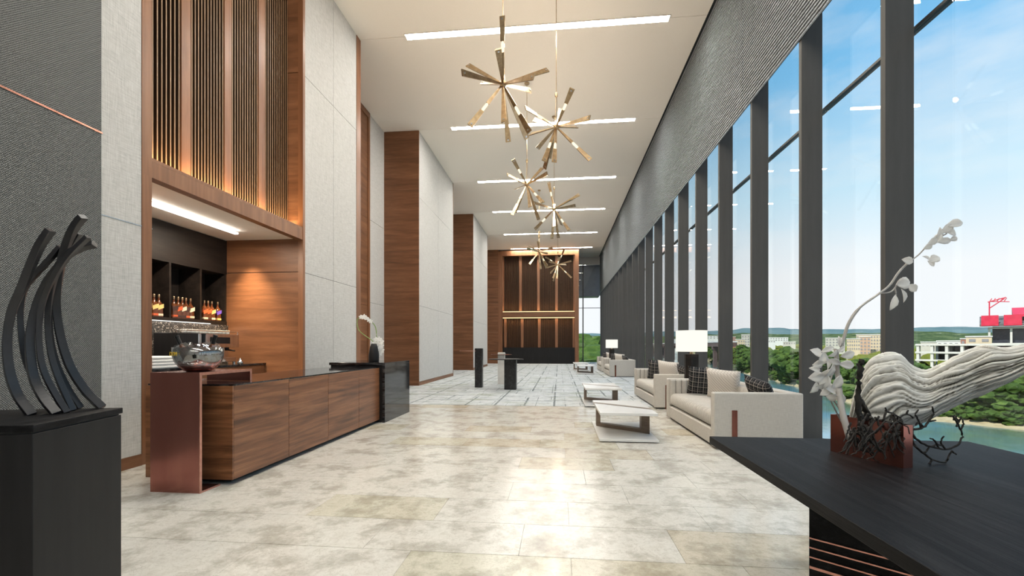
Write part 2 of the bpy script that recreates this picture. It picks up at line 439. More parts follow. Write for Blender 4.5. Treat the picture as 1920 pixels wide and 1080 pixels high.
def glassy(name, tint=(1, 1, 1), f0=0.04, cap=0.5, rough=0.0, body=None):
    m = bpy.data.materials.new(name); m.use_nodes = True
    t = NT(m.node_tree); m.node_tree.nodes.clear()
    g = t.n('NewGeometry')
    dp = t.n('VectorMath', operation='DOT_PRODUCT'); t.set(dp.inputs[0], g.outputs['Normal']); t.set(dp.inputs[1], g.outputs['Incoming'])
    c = t.math('SUBTRACT', 1.0, t.math('ABSOLUTE', dp.outputs['Value']), clamp=True)
    fr = t.math('MINIMUM', t.math('MULTIPLY_ADD', t.math('POWER', c, 5.0), 1.0 - f0, f0), cap)
    tr = t.n('BsdfTransparent'); tr.inputs[0].default_value = (*tint, 1)
    gl = t.n('BsdfGlossy'); gl.inputs['Roughness'].default_value = rough
    mx = t.n('MixShader'); t.set(mx.inputs[0], fr); t.t.links.new(tr.outputs[0], mx.inputs[1]); t.t.links.new(gl.outputs[0], mx.inputs[2])
    out = t.n('OutputMaterial'); t.t.links.new(mx.outputs[0], out.inputs[0])
    return m
M['glass'] = glassy('window_glass', (0.97, 0.985, 0.99), 0.03, 0.3)
M['bowl_glass'] = glassy('smoked_glass', (0.62, 0.64, 0.65), 0.26, 0.9)
M['ice'] = glassy('clear_ice', (0.93, 0.95, 0.97), 0.14, 0.9, 0.05)
M['bottle_glass'] = mat('whisky_glass', (0.10, 0.03, 0.01), 0.08, fn=noise_fn((0.08, 0.022, 0.008), (0.14, 0.045, 0.014), 10, 0.0))
# ------------------------------------------------------------------ structure
CEIL = 7.94
XL, XREC, XNICHE = -4.34, -5.45, -5.72
Y0, YF, YEND = -4.0, 31.72, 34.7
XR, XFAB, XGL = 3.08, 3.05, 3.37

fl = MB().box(-6.3, 3.55, Y0, 35.2, -0.25, -0.012).build('floor', M['grout'], kind='structure')
tile_w, tile_d, gap = 0.965, 0.48, 0.004
tile_mesh = {}
row = 0
yy = 9.42 - tile_d
while yy > 0.2:
    off = (row % 2) * 0.5 + (0.18 if row % 3 == 1 else 0)
    xx = -5.72 + (off - 1) * tile_w
    while xx < 3.5:
        a, b = max(xx, -5.72), min(xx + tile_w, 3.5)
        if b - a > 0.05:
            key = round(b - a, 3)
            if key not in tile_mesh:
                o = MB().box(0, b - a - 0.002, 0, tile_d - gap, -0.012, 0).build('tile', M['travertine'], fl)
                tile_mesh[key] = o.data
            else:
                o = bpy.data.objects.new('tile', tile_mesh[key]); COL.objects.link(o); o.parent = fl
            o.location = (a, yy, 0)
        xx += tile_w
    yy -= tile_d; row += 1
MB().box(-5.72, 3.5, Y0, yy + tile_d - gap, -0.012, 0).build('stone_slab', M['travertine'], fl)
cp = MB((0, 20, 0)).prism([(-4.3, 9.42), (3.33, 9.42), (3.33, 34.68), (1.36, 34.68), (1.36, 31.44), (-4.2, 31.44), (-5.4, 31.44), (-5.4, 9.62), (-4.3, 9.62)], -0.012, 0.004).build('carpet', M['carpet'])
tag(cp, 'pale grey fitted carpet with broken dark lines and olive patches, beyond the stone floor', 'carpet')

# ceiling in slabs, a hairline joint at every light strip
STRIPS = [-3.6, 0.8, 5.17, 9.57, 13.75, 18.35, 22.55, 27.2, 31.3]  # first strip is added behind the camera to brighten the driftwood
ceil = MB().box(-6.3, 3.7, Y0 - 0.2, 35.3, CEIL + 0.06, CEIL + 0.3).build('ceiling', M['shell'], kind='structure')
edges = [Y0] + [y for y in STRIPS] + [34.75]
for a, b in zip(edges[:-1], edges[1:]):
    MB().box(-5.8, 2.985, a + 0.006, b - 0.006, CEIL, CEIL + 0.06).build('ceiling_panel', M['paint'], ceil)
MB().box(2.985, 3.05, Y0, 34.75, CEIL + 0.03, CEIL + 0.06).build('shadow_gap', M['dark_gap'], ceil)
for i, y in enumerate(STRIPS):
    near = ['added out of view behind the camera to light the driftwood', 'above the console table and pedestal', 'overhead before the first chandelier', 'nearest in view, beside the largest chandelier', 'second from the near end, behind the second chandelier',
            'third from the near end', 'fourth from the near end', 'fifth from the near end, short and far', 'farthest, just before the slatted wood wall'][i]
    e = empty('ceiling_light', (-0.53, y, CEIL), label='long white linear ceiling light, ' + near, cat='ceiling light', group='linear lights across the ceiling')
    B = MB((-0.53, y, CEIL)).box(-3.29, 2.23, y - 0.085, y + 0.085, CEIL - 0.012, CEIL - 0.004)
    B.build('diffuser', M['strip'], e)
    F = MB((-0.53, y, CEIL))
    F.box(-3.31, 2.25, y - 0.1, y - 0.087, CEIL - 0.014, CEIL); F.box(-3.31, 2.25, y + 0.087, y + 0.1, CEIL - 0.014, CEIL)
    F.box(-3.31, -3.292, y - 0.087, y + 0.087, CEIL - 0.014, CEIL); F.box(2.232, 2.25, y - 0.087, y + 0.087, CEIL - 0.014, CEIL)
    F.box(-3.31, 2.25, y - 0.1, y + 0.1, CEIL - 0.003, CEIL - 0.0005)
    F.build('frame', M['paint'], e)

# left wall
wl = MB().box(-6.3, -6.15, Y0, 35.2, 0, CEIL + 0.05).build('wall_left', M['shell'], kind='structure')
def P(name, x0, x1, y0, y1, z0, z1, m, bev=0.0):
    return MB().box(x0, x1, y0, y1, z0, z1).build(name, M[m], wl, bevel=bev)
def gridded(x, depth, ys, zs, m='fabric_light', joint=0.008):
    for a, b in zip(ys[:-1], ys[1:]):
        for c, d in zip(zs[:-1], zs[1:]):
            P('fabric_panel', x - depth, x, a + joint / 2, b - joint / 2, c + joint / 2, d - joint / 2, m)
    P('panel_backing', x - depth - 0.02, x - 0.012, ys[0], ys[-1], zs[0], zs[-1], 'dark_gap')
ZJ = [0.12, 2.5, 5.88, CEIL]
# near dark woven panel, its copper line, then the pale strip beside the bar
P('wall_block', -5.75, -4.42, Y0, 4.33, 0, CEIL, 'shell')
for c, d in ((0.0, 3.262), (3.278, CEIL)):
    P('woven_panel', -4.42, -4.325, Y0, 3.9, c, d, 'fabric_dark')
P('metal_line', -4.42, -4.318, Y0, 3.905, 3.262, 3.278, 'copper_line')
P('fabric_panel', -4.42, XL, 3.905, 4.33, 0.12, 2.495, 'fabric_light')
P('fabric_panel', -4.42, XL, 3.905, 4.33, 2.505, CEIL, 'fabric_light')
P('metal_line', -4.42, -4.336, 3.905, 4.46, 2.496, 2.504, 'steel')
P('baseboard', -4.42, -4.33, 3.905, 4.33, 0, 0.12, 'wood')
# the bar recess
P('wood_jamb', -5.74, XL + 0.005, 4.335, 4.45, 0, 3.05, 'wood_v')
P('wood_jamb', -4.72, XL + 0.005, 4.335, 4.45, 3.05, CEIL, 'wood_v')
P('wood_return', -5.74, -4.36, 7.34, 7.38, 0, 2.50, 'wood')
P('wood_return', -5.74, -4.36, 7.34, 7.38, 2.512, 3.2, 'wood')
P('wood_return', -4.72, -4.36, 7.34, 7.38, 3.2, 5.9, 'wood')
P('wood_return', -4.72, -4.36, 7.34, 7.38, 5.91, CEIL, 'wood')
P('wood_edge', -4.42, XL + 0.008, 7.335, 7.40, 0, CEIL, 'wood_v')
P('wood_header', -4.46, XL + 0.002, 4.45, 7.335, 3.05, 3.225, 'wood_v')
P('wood_header_lip', -4.372, XL + 0.003, 4.45, 7.335, 3.225, 3.262, 'wood_v')
P('bar_ceiling', -6.1, -4.46, 4.45, 7.34, 3.07, 3.16, 'paint')
P('bar_back_wall', -5.80, XNICHE, 4.45, 7.34, 0, 1.60, 'wood_dark')
P('wall_block', -6.15, -5.74, 4.33, 4.46, 0, CEIL, 'shell')
P('wall_block', -6.15, -5.74, 7.34, 7.45, 0, CEIL, 'shell')
P('wall_block', -6.15, -4.74, 4.46, 7.34, 3.16, CEIL, 'shell')
P('ledge', -4.72, -4.46, 4.45, 7.335, 3.16, 3.225, 'wood')
# block between bar and first recess
gridded(XL, 0.06, [7.40, 8.4, 9.4], ZJ)
P('wall_block', -5.75, -4.42, 7.385, 9.55, 0, CEIL, 'shell')
P('wood_edge', -4.42, XL + 0.008, 9.40, 9.60, 0, CEIL, 'wood_v')
P('wood_return', -5.75, XL, 9.56, 9.6, 0, CEIL, 'wood')
P('baseboard', -4.42, XL + 0.01, 7.40, 9.40, 0, 0.12, 'wood')
ZW = [0.12, 2.2, 4.2, 6.1, CEIL]
def recess(y0, y1):
    P('wall_block', -5.75, XREC - 0.06, y0, y1, 0, CEIL, 'shell')
    s = y0 + (y1 - y0) * 0.70
    for c, d in zip([0.12, 2.4, 4.9], [2.39, 4.89, CEIL - 0.16]):
        P('wood_panel', XREC - 0.06, XREC, y0, s, c, d, 'wood')
    P('wood_frame', XREC - 0.06, XREC + 0.03, y0, s + 0.12, CEIL - 0.16, CEIL, 'wood')
    P('wood_frame', XREC - 0.06, XREC + 0.03, s, s + 0.12, 0, CEIL - 0.16, 'wood_v')
    gridded(XREC, 0.05, [s + 0.12, y1], [0.12, 2.5, 4.9, CEIL])
    P('baseboard', XREC - 0.05, XREC + 0.01, y0, y1, 0, 0.12, 'wood')
def pilaster(y0, y1):
    P('wall_block', -5.75, -4.42, y0 + 0.05, y1 - 0.05, 0, CEIL, 'shell')
    for c, d in zip(ZW[:-1], ZW[1:]):
        P('wood_panel', -5.75, XL + 0.006, y0, y0 + 0.05, (0 if c < 0.2 else c) + 0.002, d - 0.002, 'wood')
    gridded(XL, 0.06, [y0 + 0.05, y0 + (y1 - y0) * 0.5, y1 - 0.05], ZJ)
    P('baseboard', -4.42, XL + 0.01, y0 + 0.05, y1 - 0.05, 0, 0.12, 'wood')
    P('wood_panel', -5.75, XL + 0.006, y1 - 0.05, y1, 0, CEIL, 'wood')
recess(9.6, 13.77); pilaster(13.77, 18.42)
recess(18.42, 22.78); pilaster(22.78, 27.45)
recess(27.45, 31.5)
for c, d in zip(ZW[:-1], ZW[1:]):
    P('wood_panel', -5.75, -4.22, 31.5, 31.6, (0 if c < 0.2 else c) + 0.002, d - 0.002, 'wood')

# wall with the slatted screen over the bar: its own thing
XS = -4.64
scr = empty('slat_screen', (XS, 5.9, 3.24), label='tall slatted timber screen glowing at its foot above the bar recess', cat='wall screen')
sb = (XS, 5.9, 3.24)
MB(sb).box(-4.74, XS - 0.03, 4.45, 7.34, 3.225, CEIL).build('back_panel', M['dark_gap'], scr)
strips = [(5.12, 5.26), (5.84, 5.975), (6.555, 6.71)]
for a, b in strips:
    MB(sb).box(XS - 0.03, XS + 0.05, a, b, 3.226, CEIL).build('broad_strip', M['wood_v'], scr)
slat0 = None
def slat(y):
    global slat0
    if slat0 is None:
        B = MB(sb); B.box(XS - 0.03, XS + 0.040, 5.9 - 0.008, 5.9 + 0.008, 3.226, CEIL); B.mi = 1; B.box(XS + 0.040, XS + 0.043, 5.9 - 0.008, 5.9 + 0.008, 3.226, CEIL)  # body in the shade-darkened wood, thin front cap in the lighter one
        slat0 = B.build('slat', [M['slat_shaded'], M['wood_slat']], scr)
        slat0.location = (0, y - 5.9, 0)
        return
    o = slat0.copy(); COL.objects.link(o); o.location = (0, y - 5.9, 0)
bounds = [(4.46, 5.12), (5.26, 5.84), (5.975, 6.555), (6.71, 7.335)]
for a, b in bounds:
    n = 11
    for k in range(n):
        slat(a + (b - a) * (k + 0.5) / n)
MB(sb).box(-4.50, -4.46, 4.5, 7.3, 3.226, 3.236).build('led_strip', M['led'], scr, label='warm light strip along the ledge')

# far feature wall
fw = empty('slat_feature_wall', (-1.45, 31.7, 0), label='wide slatted walnut feature wall with two glowing ledges closing the far end of the hall', cat='feature wall')
fb = (-1.45, 31.7, 0)
MB(fb).box(-4.22, 1.35, 31.95, 34.6, 0, CEIL - 0.1).build('back_panel', M['wood_dark'], fw)
F = MB(fb); F.box(-4.22, -3.93, 31.5, 31.95, 0, CEIL - 0.1); F.box(1.08, 1.35, 31.5, 31.95, 0, CEIL - 0.1); F.box(-3.93, 1.08, 31.5, 31.95, 7.5, CEIL - 0.1)
F.build('frame', M['wood_v'], fw)
MB(fb).box(-3.93, 1.08, 31.45, 31.9, 3.22, 3.58).build('ledge', M['wood'], fw)
MB(fb).box(-3.9, 1.05, 31.5, 31.54, 3.58, 3.63).build('led_strip', M['led'], fw)
MB(fb).box(-3.9, 1.05, 31.5, 31.54, 3.15, 3.2).build('led_strip', M['led'], fw)
MB(fb).box(-3.93, 1.08, 31.62, 31.9, 0, 1.12).build('black_plinth', M['black_lacquer'], fw)
fs = {}
def fslat(x, z0, z1, key, wid, name, m, y0, y1):
    if key not in fs:
        fs[key] = MB(fb).box(-1.45 - wid / 2, -1.45 + wid / 2, y0, y1, z0, z1).build(name, M[m], fw); o = fs[key]
    else:
        o = fs[key].copy(); COL.objects.link(o)
    o.location = (x + 1.45, 0, 0)
for lo, hi, z0, z1 in ((-3.93, 1.08, 3.64, 7.5), (-3.75, 1.02, 1.12, 3.15)):
    pn = (hi - lo) / 4
    for k in range(5):
        fslat(lo + k * pn, z0, z1, ('s', z0), 0.19, 'broad_strip', 'wood_v', 31.68, 31.95)
    for k in range(4):
        for j in range(11):
            fslat(lo + k * pn + 0.12 + (pn - 0.24) * (j + 0.5) / 11, z0, z1, ('t', z0), 0.03, 'slat', 'slat_far', 31.78, 31.95)

# right wall: fins, ribbed fabric band, windows
wr = MB().box(3.46, 3.6, Y0, 35.2, 7.0, CEIL + 0.2).build('wall_right', M['shell'], kind='structure')
FINS = [-1.34 + 1.5 * k for k in range(25)]
FINS = [y for y in FINS if y < 34.7]
f0 = None
for y in FINS:
    if f0 is None:
        f0 = MB((XR, 0, 0)).box(XR, 3.33, 0, 0.065, 0, 7.9).build('fin', M['fin'], wr); f0.location = (XR, y, 0)
    else:
        o = f0.copy(); COL.objects.link(o); o.location = (XR, y, 0)
ys = [Y0, -1.05] + [3.45 + 4.5 * k for k in range(8)]
ys = [y for y in ys if y < 34.6] + [34.7]
for a, b in zip(ys[:-1], ys[1:]):
    MB((XFAB, a, 5.17)).box(XFAB, XFAB + 0.022, a + 0.008, b - 0.008, 5.17, 7.9).build('ribbed_panel', M['fabric_rib'], wr).location = (XFAB, a, 5.17)
MB().box(XFAB + 0.024, XFAB + 0.028, Y0, 34.7, 5.165, 5.18).build('edge_trim', M['transom'], wr)
MB().box(3.34, 3.46, Y0, 34.7, -0.02, 0.03).build('sill', M['fin'], wr)
edges = [Y0] + FINS + [34.68]
n = 0
for a, b in zip(edges[:-1], edges[1:]):
    n += 1
    y0, y1 = a + 0.03, b + 0.03
    wn = MB().box(XGL - 0.02, XGL + 0.05, y0, y1, 4.245, 4.275).build('window_%d' % n, M['transom'], kind='structure')
    MB().box(XGL, XGL + 0.012, y0, y1, 0.03, 4.245).build('pane', M['glass'], wn)
    MB().box(XGL, XGL + 0.012, y0, y1, 4.275, 7.9).build('pane', M['glass'], wn)
# far end window beside the feature wall
we = MB().box(1.35, 3.4, YEND + 0.02, YEND + 0.06, 4.06, 4.10).build('window_40', M['transom'], kind='structure')
MB().box(1.35, 3.4, YEND + 0.03, YEND + 0.042, 0.0, 4.06).build('pane', M['glass'], we)
MB().box(1.35, 3.4, YEND + 0.03, YEND + 0.042, 4.10, 7.35).build('pane', M['glass'], we)
MB().box(1.76, 1.84, YEND, YEND + 0.07, 0, 7.35).build('mullion', M['transom'], we)
wb = MB().box(-5.9, 3.6, YEND + 0.1, YEND + 0.3, 7.35, CEIL + 0.2).build('wall_back', M['shell'], kind='structure')
MB().box(1.2, 3.05, YEND + 0.5, YEND + 1.6, 5.0, 7.9).build('outer_spandrel', M['spandrel'], wb)
MB().box(3.05, 3.3, YEND + 0.5, YEND + 1.6, 5.17, 7.9).build('outer_spandrel_edge', M['fabric_rib'], wb)
MB().box(-5.9, 1.36, YEND, YEND + 0.3, 0, CEIL).build('end_wall', M['shell'], wb)
MB().box(-5.9, 3.6, Y0 - 0.2, Y0, 0, CEIL + 0.05).build('wall_front', M['fabric_light'], kind='structure')
# ------------------------------------------------------------------ bar counter
b = (-3.3, 5.5, 0)
ct = empty('bar_counter', b, label='long walnut fronted bar counter with dark glossy top, before the bar recess', cat='counter')
MB(b).box(-3.72, -2.96, 3.80, 7.2, 0.05, 0.875).build('carcass', M['wood_dark'], ct)
MB(b).box(-3.70, -3.00, 3.90, 7.2, 0.0, 0.05).build('toe_kick', M['dark_gap'], ct)
yj = [3.80, 4.64, 5.485, 6.37, 7.13]
for y0, y1 in zip(yj[:-1], yj[1:]):
    MB(b).box(-2.96, -2.90, y0 + 0.003, y1 - 0.003, 0.05, 0.888).build('front_panel', M['wood_counter'], ct, bevel=0.002)
MB(b).box(-3.75, -2.90, 3.785, 3.80, 0.05, 0.888).build('end_panel', M['wood_counter'], ct)
MB(b).box(-3.74, -2.905, 3.80, 7.125, 0.888, 0.902).build('worktop', M['black_marble'], ct)
b = (-3.245, 3.87, 0)
cf = empty('copper_portal', b, label='rose copper portal wrapped round the near end of the bar counter', cat='counter end')
x0, x1 = -3.475, -3.02
MB(b).box(x0, x1, 3.55, 3.57, 0, 1.02).build('front_sheet', M['copper'], cf, bevel=0.002)
MB(b).box(x0, x1, 3.57, 4.20, 1.0, 1.02).build('top_sheet', M['copper'], cf)
MB(b).box(x0, x1, 4.18, 4.20, 0.904, 1.0).build('end_flange', M['copper'], cf)
MB(b).box(x0, x1, 3.57, 3.784, 0, 0.012).build('bottom_sheet', M['copper'], cf)
B = MB(b); B.box(x1, x1 + 0.006, 3.548, 3.572, 0, 1.022); B.box(x1, x1 + 0.006, 3.572, 4.202, 0.998, 1.022); B.box(x1, x1 + 0.006, 4.178, 4.202, 0.904, 0.998); B.box(x1, x1 + 0.006, 3.572, 3.784, 0, 0.014)
B.build('edge_trim', M['copper_line'], cf)
b = (-3.28, 7.74, 0)
bd = empty('marble_desk', b, label='glossy black marble block closing the far end of the bar counter', cat='counter end')
MB(b).box(-3.76, -2.81, 7.13, 8.35, 0.93, 0.972).build('top_slab', M['black_marble'], bd, bevel=0.003)
MB(b).box(-2.85, -2.81, 7.13, 8.35, 0.0, 0.929).build('front_slab', M['black_marble'], bd)
MB(b).box(-3.74, -2.852, 7.15, 8.33, 0.0, 0.929).build('carcass', M['black_lacquer'], bd)

# bowl of ice and bottle necks on the copper portal
bx, by, bz = -3.24, 3.80, 1.02
bw = empty('ice_bowl', (bx, by, bz), label='round smoked glass bowl of ice with yellow lettering, on the copper portal', cat='bowl')
B = MB()
prof = [(0.07, 0.0), (0.10, 0.004), (0.145, 0.035), (0.182, 0.088), (0.197, 0.14), (0.200, 0.215)]
B.lathe(prof + [(0.196, 0.215), (0.193, 0.14), (0.178, 0.091), (0.141, 0.041), (0.06, 0.012)], n=40)
B.build('bowl_wall', M['bowl_glass'], bw, smooth=True)
MB().lathe([(0.075, -0.0005), (0.11, 0.006), (0.145, 0.040), (0.165, 0.066), (0.15, 0.07), (0.1, 0.034), (0.04, 0.022)], n=32).build('base', M['steel'], bw, smooth=True)
tc = bpy.data.curves.new('lettering', 'FONT'); tc.body = 'DOM'; tc.size = 0.052; tc.extrude = 0.001; tc.align_x = 'CENTER'
to = bpy.data.objects.new('lettering', tc); COL.objects.link(to); to.parent = bw
ang = R(-90 - 22)
to.location = (0.204 * math.cos(ang), 0.204 * math.sin(ang), 0.14); to.rotation_euler = (R(90), 0, ang + R(90))
M['yellow'] = mat('yellow_print', (0.75, 0.5, 0.02), 0.5, fn=noise_fn((0.7, 0.46, 0.02), (0.8, 0.54, 0.03), 20, 0))
tc.materials.append(M['yellow'])
bpy.context.view_layer.update()
_tm = bpy.data.meshes.new_from_object(to)
_t2 = bpy.data.objects.new('yellow_lettering', _tm); COL.objects.link(_t2); _t2.parent = bw; _t2.location = to.location.copy(); _t2.rotation_euler = to.rotation_euler.copy(); _t2['kind'] = 'thing'
bpy.data.objects.remove(to)
for k in range(46):
    a, q = rnd.uniform(0, 6.28), 0.158 * math.sqrt(rnd.random())
    z = 0.185 + rnd.uniform(-0.04, 0.085) * (1 - q / 0.25); s = rnd.uniform(0.017, 0.026)
    Mx = Matrix.Translation((q * math.cos(a), q * math.sin(a), z)) @ Matrix.Rotation(rnd.uniform(0, 3), 4, Vector((rnd.random(), rnd.random(), rnd.random())).normalized())
    B = MB().box(-s, s, -s, s, -s, s); B.v = [Mx @ v for v in B.v]
    o = B.build('ice_cube', M['ice'], None, bevel=0.004)
    o.location = (bx, by, bz)
    tag(o, 'clear ice cube in the smoked glass bowl', 'ice cube', 'ice cubes in the glass bowl')
for (tx, ty, lean, lab) in ((-0.13, -0.05, (-0.5, 0.0), 'bottle with black foil neck leaning left out of the ice bowl'), (-0.01, 0.06, (-0.03, 0.05), 'bottle with black foil neck standing upright in the ice bowl'), (0.13, 0.03, (0.34, 0.0), 'bottle with black foil neck leaning right out of the ice bowl')):
    ax = Vector((lean[0], lean[1], 1)).normalized()
    base = Vector((bx + tx * 0.55 - ax.x * 0.02, by + ty, bz + 0.10))
    e = empty('wine_bottle', base, label=lab, cat='bottle')
    MB().tube([ax * 0.0, ax * 0.09, ax * 0.13, ax * 0.155], [0.036, 0.036, 0.026, 0.016], 16).build('glass_body', M['bottle_glass'], e, smooth=True)
    MB().tube([ax * 0.155, ax * 0.225, ax * 0.227, ax * 0.24], [0.0165, 0.0165, 0.019, 0.019], 14).build('foil_neck', M['black_lacquer'], e)

# back bar: wall cabinet, shelf bottles, counter, machine
b = (-5.9, 5.9, 1.6)
wc = empty('wall_cabinet', b, label='dark brown open wall cabinet holding the whisky bottles', cat='cabinet')
MB(b).box(-6.12, -6.10, 4.47, 7.335, 1.605, 3.06).build('back_panel', M['wood_dark'], wc)
MB(b).box(-6.10, -5.725, 4.47, 7.335, 1.605, 1.665).build('bottom_shelf', M['wood_dark'], wc)
MB(b).box(-6.10, -5.725, 4.47, 7.335, 2.48, 3.06).build('top_panel', M['wood_dark'], wc)
for y in (4.49, 5.60, 6.184, 6.764, 7.31):
    MB(b).box(-6.10, -5.728, y - 0.018, y + 0.018, 1.665, 2.48).build('divider', M['wood_dark'], wc)
MB(b).box(-5.725, -5.71, 4.47, 6.95, 1.606, 1.616).build('light_strip', M['led_thin'], wc)
M['lab_gold'] = mat('label_gold', (0.75, 0.5, 0.16), 0.5, fn=noise_fn((0.7, 0.45, 0.12), (0.85, 0.62, 0.25), 60, 0))
M['lab_red'] = mat('label_red', (0.65, 0.10, 0.03), 0.5, fn=noise_fn((0.6, 0.09, 0.02), (0.7, 0.14, 0.05), 60, 0))
M['lab_cream'] = mat('label_cream', (0.8, 0.68, 0.5), 0.5, fn=noise_fn((0.74, 0.6, 0.42), (0.85, 0.74, 0.56), 60, 0))
M['lab_violet'] = mat('label_violet', (0.13, 0.08, 0.5), 0.5, fn=noise_fn((0.1, 0.06, 0.42), (0.18, 0.1, 0.6), 60, 0))
M['lab_dark'] = mat('label_dark', (0.05, 0.02, 0.015), 0.5, fn=noise_fn((0.04, 0.015, 0.01), (0.07, 0.03, 0.02), 60, 0))
def whisky(x, y, lab, low, label, gm='bottle_glass'):
    e = empty('whisky_bottle', (x, y, 1.665), R(-14), label, 'bottle', 'bottles in the wall cabinet')
    s = 0.042
    B = MB()
    def sq(r, z, q=0.75): return [(r * (abs(math.cos(t)) ** q) * (1 if math.cos(t) > 0 else -1), r * (abs(math.sin(t)) ** q) * (1 if math.sin(t) > 0 else -1), z) for t in [2 * math.pi * k / 16 for k in range(16)]]
    B.rings([sq(s, 0, 0.5), sq(s, 0.185, 0.5), sq(s * 0.8, 0.205, 0.7), sq(0.017, 0.24, 1), sq(0.014, 0.265, 1), sq(0.0135, 0.288, 1)])
    B.build('glass_body', M[gm], e, smooth=False)
    MB().lathe([(0.0165, 0.287), (0.0165, 0.325), (0.015, 0.328)], n=12).build('cap', M['brass'], e)
    B = MB(); z0 = 0.10
    B.add([(s * 1.0, -s * 0.96, z0), (s * 1.0, s * 0.96, z0 + 0.035), (s * 1.0, s * 0.96, z0 + 0.095), (s * 1.0, -s * 0.96, z0 + 0.06), (s * 1.06, -s * 0.96, z0), (s * 1.06, s * 0.96, z0 + 0.035), (s * 1.06, s * 0.96, z0 + 0.095), (s * 1.06, -s * 0.96, z0 + 0.06)], [(0, 3, 2, 1), (4, 5, 6, 7), (0, 1, 5, 4), (1, 2, 6, 5), (2, 3, 7, 6), (3, 0, 4, 7)])
    B.add([(-s * 0.96, -s * 1.06, z0), (s, -s * 1.06, z0 + 0.03), (s, -s * 1.06, z0 + 0.09), (-s * 0.96, -s * 1.06, z0 + 0.06), (-s * 0.96, -s * 1.0, z0), (s, -s * 1.0, z0 + 0.03), (s, -s * 1.0, z0 + 0.09), (-s * 0.96, -s * 1.0, z0 + 0.06)], [(0, 1, 2, 3), (7, 6, 5, 4), (0, 4, 5, 1), (1, 5, 6, 2), (2, 6, 7, 3), (3, 7, 4, 0)])
    B.build('slanted_label', M[lab], e)
    MB().box(s, s * 1.06, -s * 0.8, s * 0.8, 0.02, 0.05).box(-s * 0.8, s, -s * 1.06, -s, 0.02, 0.05).build('lower_label', M[low], e)
xb = -5.80
for y, l1, l2, tx in ((5.987, 'lab_gold', 'lab_red', 'whisky bottle cut off at the left edge of the cabinet opening'), (6.067, 'lab_gold', 'lab_cream', 'whisky bottle with slanted gold label alone left of the first divider'),
                      (6.324, 'lab_dark', 'lab_red', 'whisky bottle with dark slanted label, first in the middle bay'), (6.403, 'lab_red', 'lab_dark', 'whisky bottle with red label, second in the middle bay'),
                      (6.48, 'lab_cream', 'lab_dark', 'whisky bottle with white band label, third in the middle bay'), (6.551, 'lab_dark', 'lab_red', 'whisky bottle with dark label, fourth in the middle bay'),
                      (6.638, 'lab_cream', 'lab_cream', 'whisky bottle with broad cream label, last in the middle bay'),
                      (6.919, 'lab_red', 'lab_cream', 'whisky bottle with orange red label, first in the right bay'), (7.001, 'lab_red', 'lab_dark', 'whisky bottle with small red label, second in the right bay'),
                      (7.082, 'lab_gold', 'lab_cream', 'whisky bottle with slanted gold label, third in the right bay'), (7.214, 'lab_violet', 'lab_gold', 'whisky bottle with violet label, last in the right bay')):
    whisky(xb, y, l1, l2, tx)

b = (-5.38, 5.9, 0)
bc = empty('back_counter', b, label='low back bar counter with dark top and walnut front, under the wall cabinet', cat='counter')
MB(b).box(-5.72, -5.0, 4.46, 7.335, 0.925, 0.955).build('worktop', M['black_marble'], bc)
for k in range(4):
    y0 = 4.46 + k * 0.718
    MB(b).box(-5.06, -5.02, y0 + 0.003, y0 + 0.715, 0.08, 0.92).build('door', M['wood'], bc)
MB(b).box(-5.70, -5.06, 4.46, 7.335, 0, 0.92).build('carcass', M['wood_dark'], bc)
M['mosaic'] = mat('glitter_mosaic', rough=0.25, metal=0.0, fn=lambda t: (lambda vo: {'Base Color': t.ramp(vo, [(0.2, (0.02, 0.019, 0.018)), (0.8, (0.05, 0.046, 0.042)), (0.96, (0.25, 0.22, 0.19))])})(t.xyz((lambda n_: (n_.inputs['Scale'].__setattr__('default_value', 70.0), t.set(n_.inputs['Vector'], t.coords()), n_.outputs['Color'])[2])(t.n('TexVoronoi')))[0]))
MB(b).box(-5.715, -5.70, 4.46, 7.335, 0.955, 1.6).build('backsplash', M['mosaic'], bc)
b = (-5.33, 6.25, 0.955)
cm = empty('coffee_machine', b, label='wide steel and black coffee machine on the back counter behind the ice bowl', cat='coffee machine')
MB(b).box(-5.58, -5.22, 5.75, 6.12, 0.975, 1.43).build('black_side_body', M['black_lacquer'], cm, bevel=0.008)
MB(b).box(-5.56, -5.26, 6.12, 6.95, 0.99, 1.06).build('drip_tray', M['steel'], cm, bevel=0.006)
MB(b).box(-5.56, -5.40, 6.12, 6.95, 1.06, 1.22).build('rear_body', M['steel'], cm)
MB(b).box(-5.58, -5.22, 6.12, 6.97, 1.22, 1.43).build('head', M['steel'], cm, bevel=0.01)
MB(b).box(-5.218, -5.212, 6.35, 6.75, 1.28, 1.38).build('display', M['black_lacquer'], cm)
for y in (6.3, 6.55, 6.8):
    B = MB(b); B.lathe([(0.03, 1.17), (0.035, 1.22)], c=(-5.31, y, 0), n=14); B.tube([(-5.31, y, 1.185), (-5.17, y, 1.165)], 0.011, 8)
    B.build('group_handle', M['black_lacquer'], cm)
for (x, y) in ((-5.54, 5.8), (-5.26, 5.8), (-5.54, 6.9), (-5.26, 6.9)):
    MB(b).lathe([(0.02, 0.955), (0.02, 0.99)], c=(x, y, 0), n=10).build('foot', M['steel'], cm)
MB(b).tube([(-5.24, 5.74, 1.47), (-5.24, 6.98, 1.47)], 0.010, 8).tube([(-5.24, 5.76, 1.43), (-5.24, 5.76, 1.47)], 0.007, 6).tube([(-5.24, 6.96, 1.43), (-5.24, 6.96, 1.47)], 0.007, 6).build('cup_rail', M['steel'], cm)
g0 = None
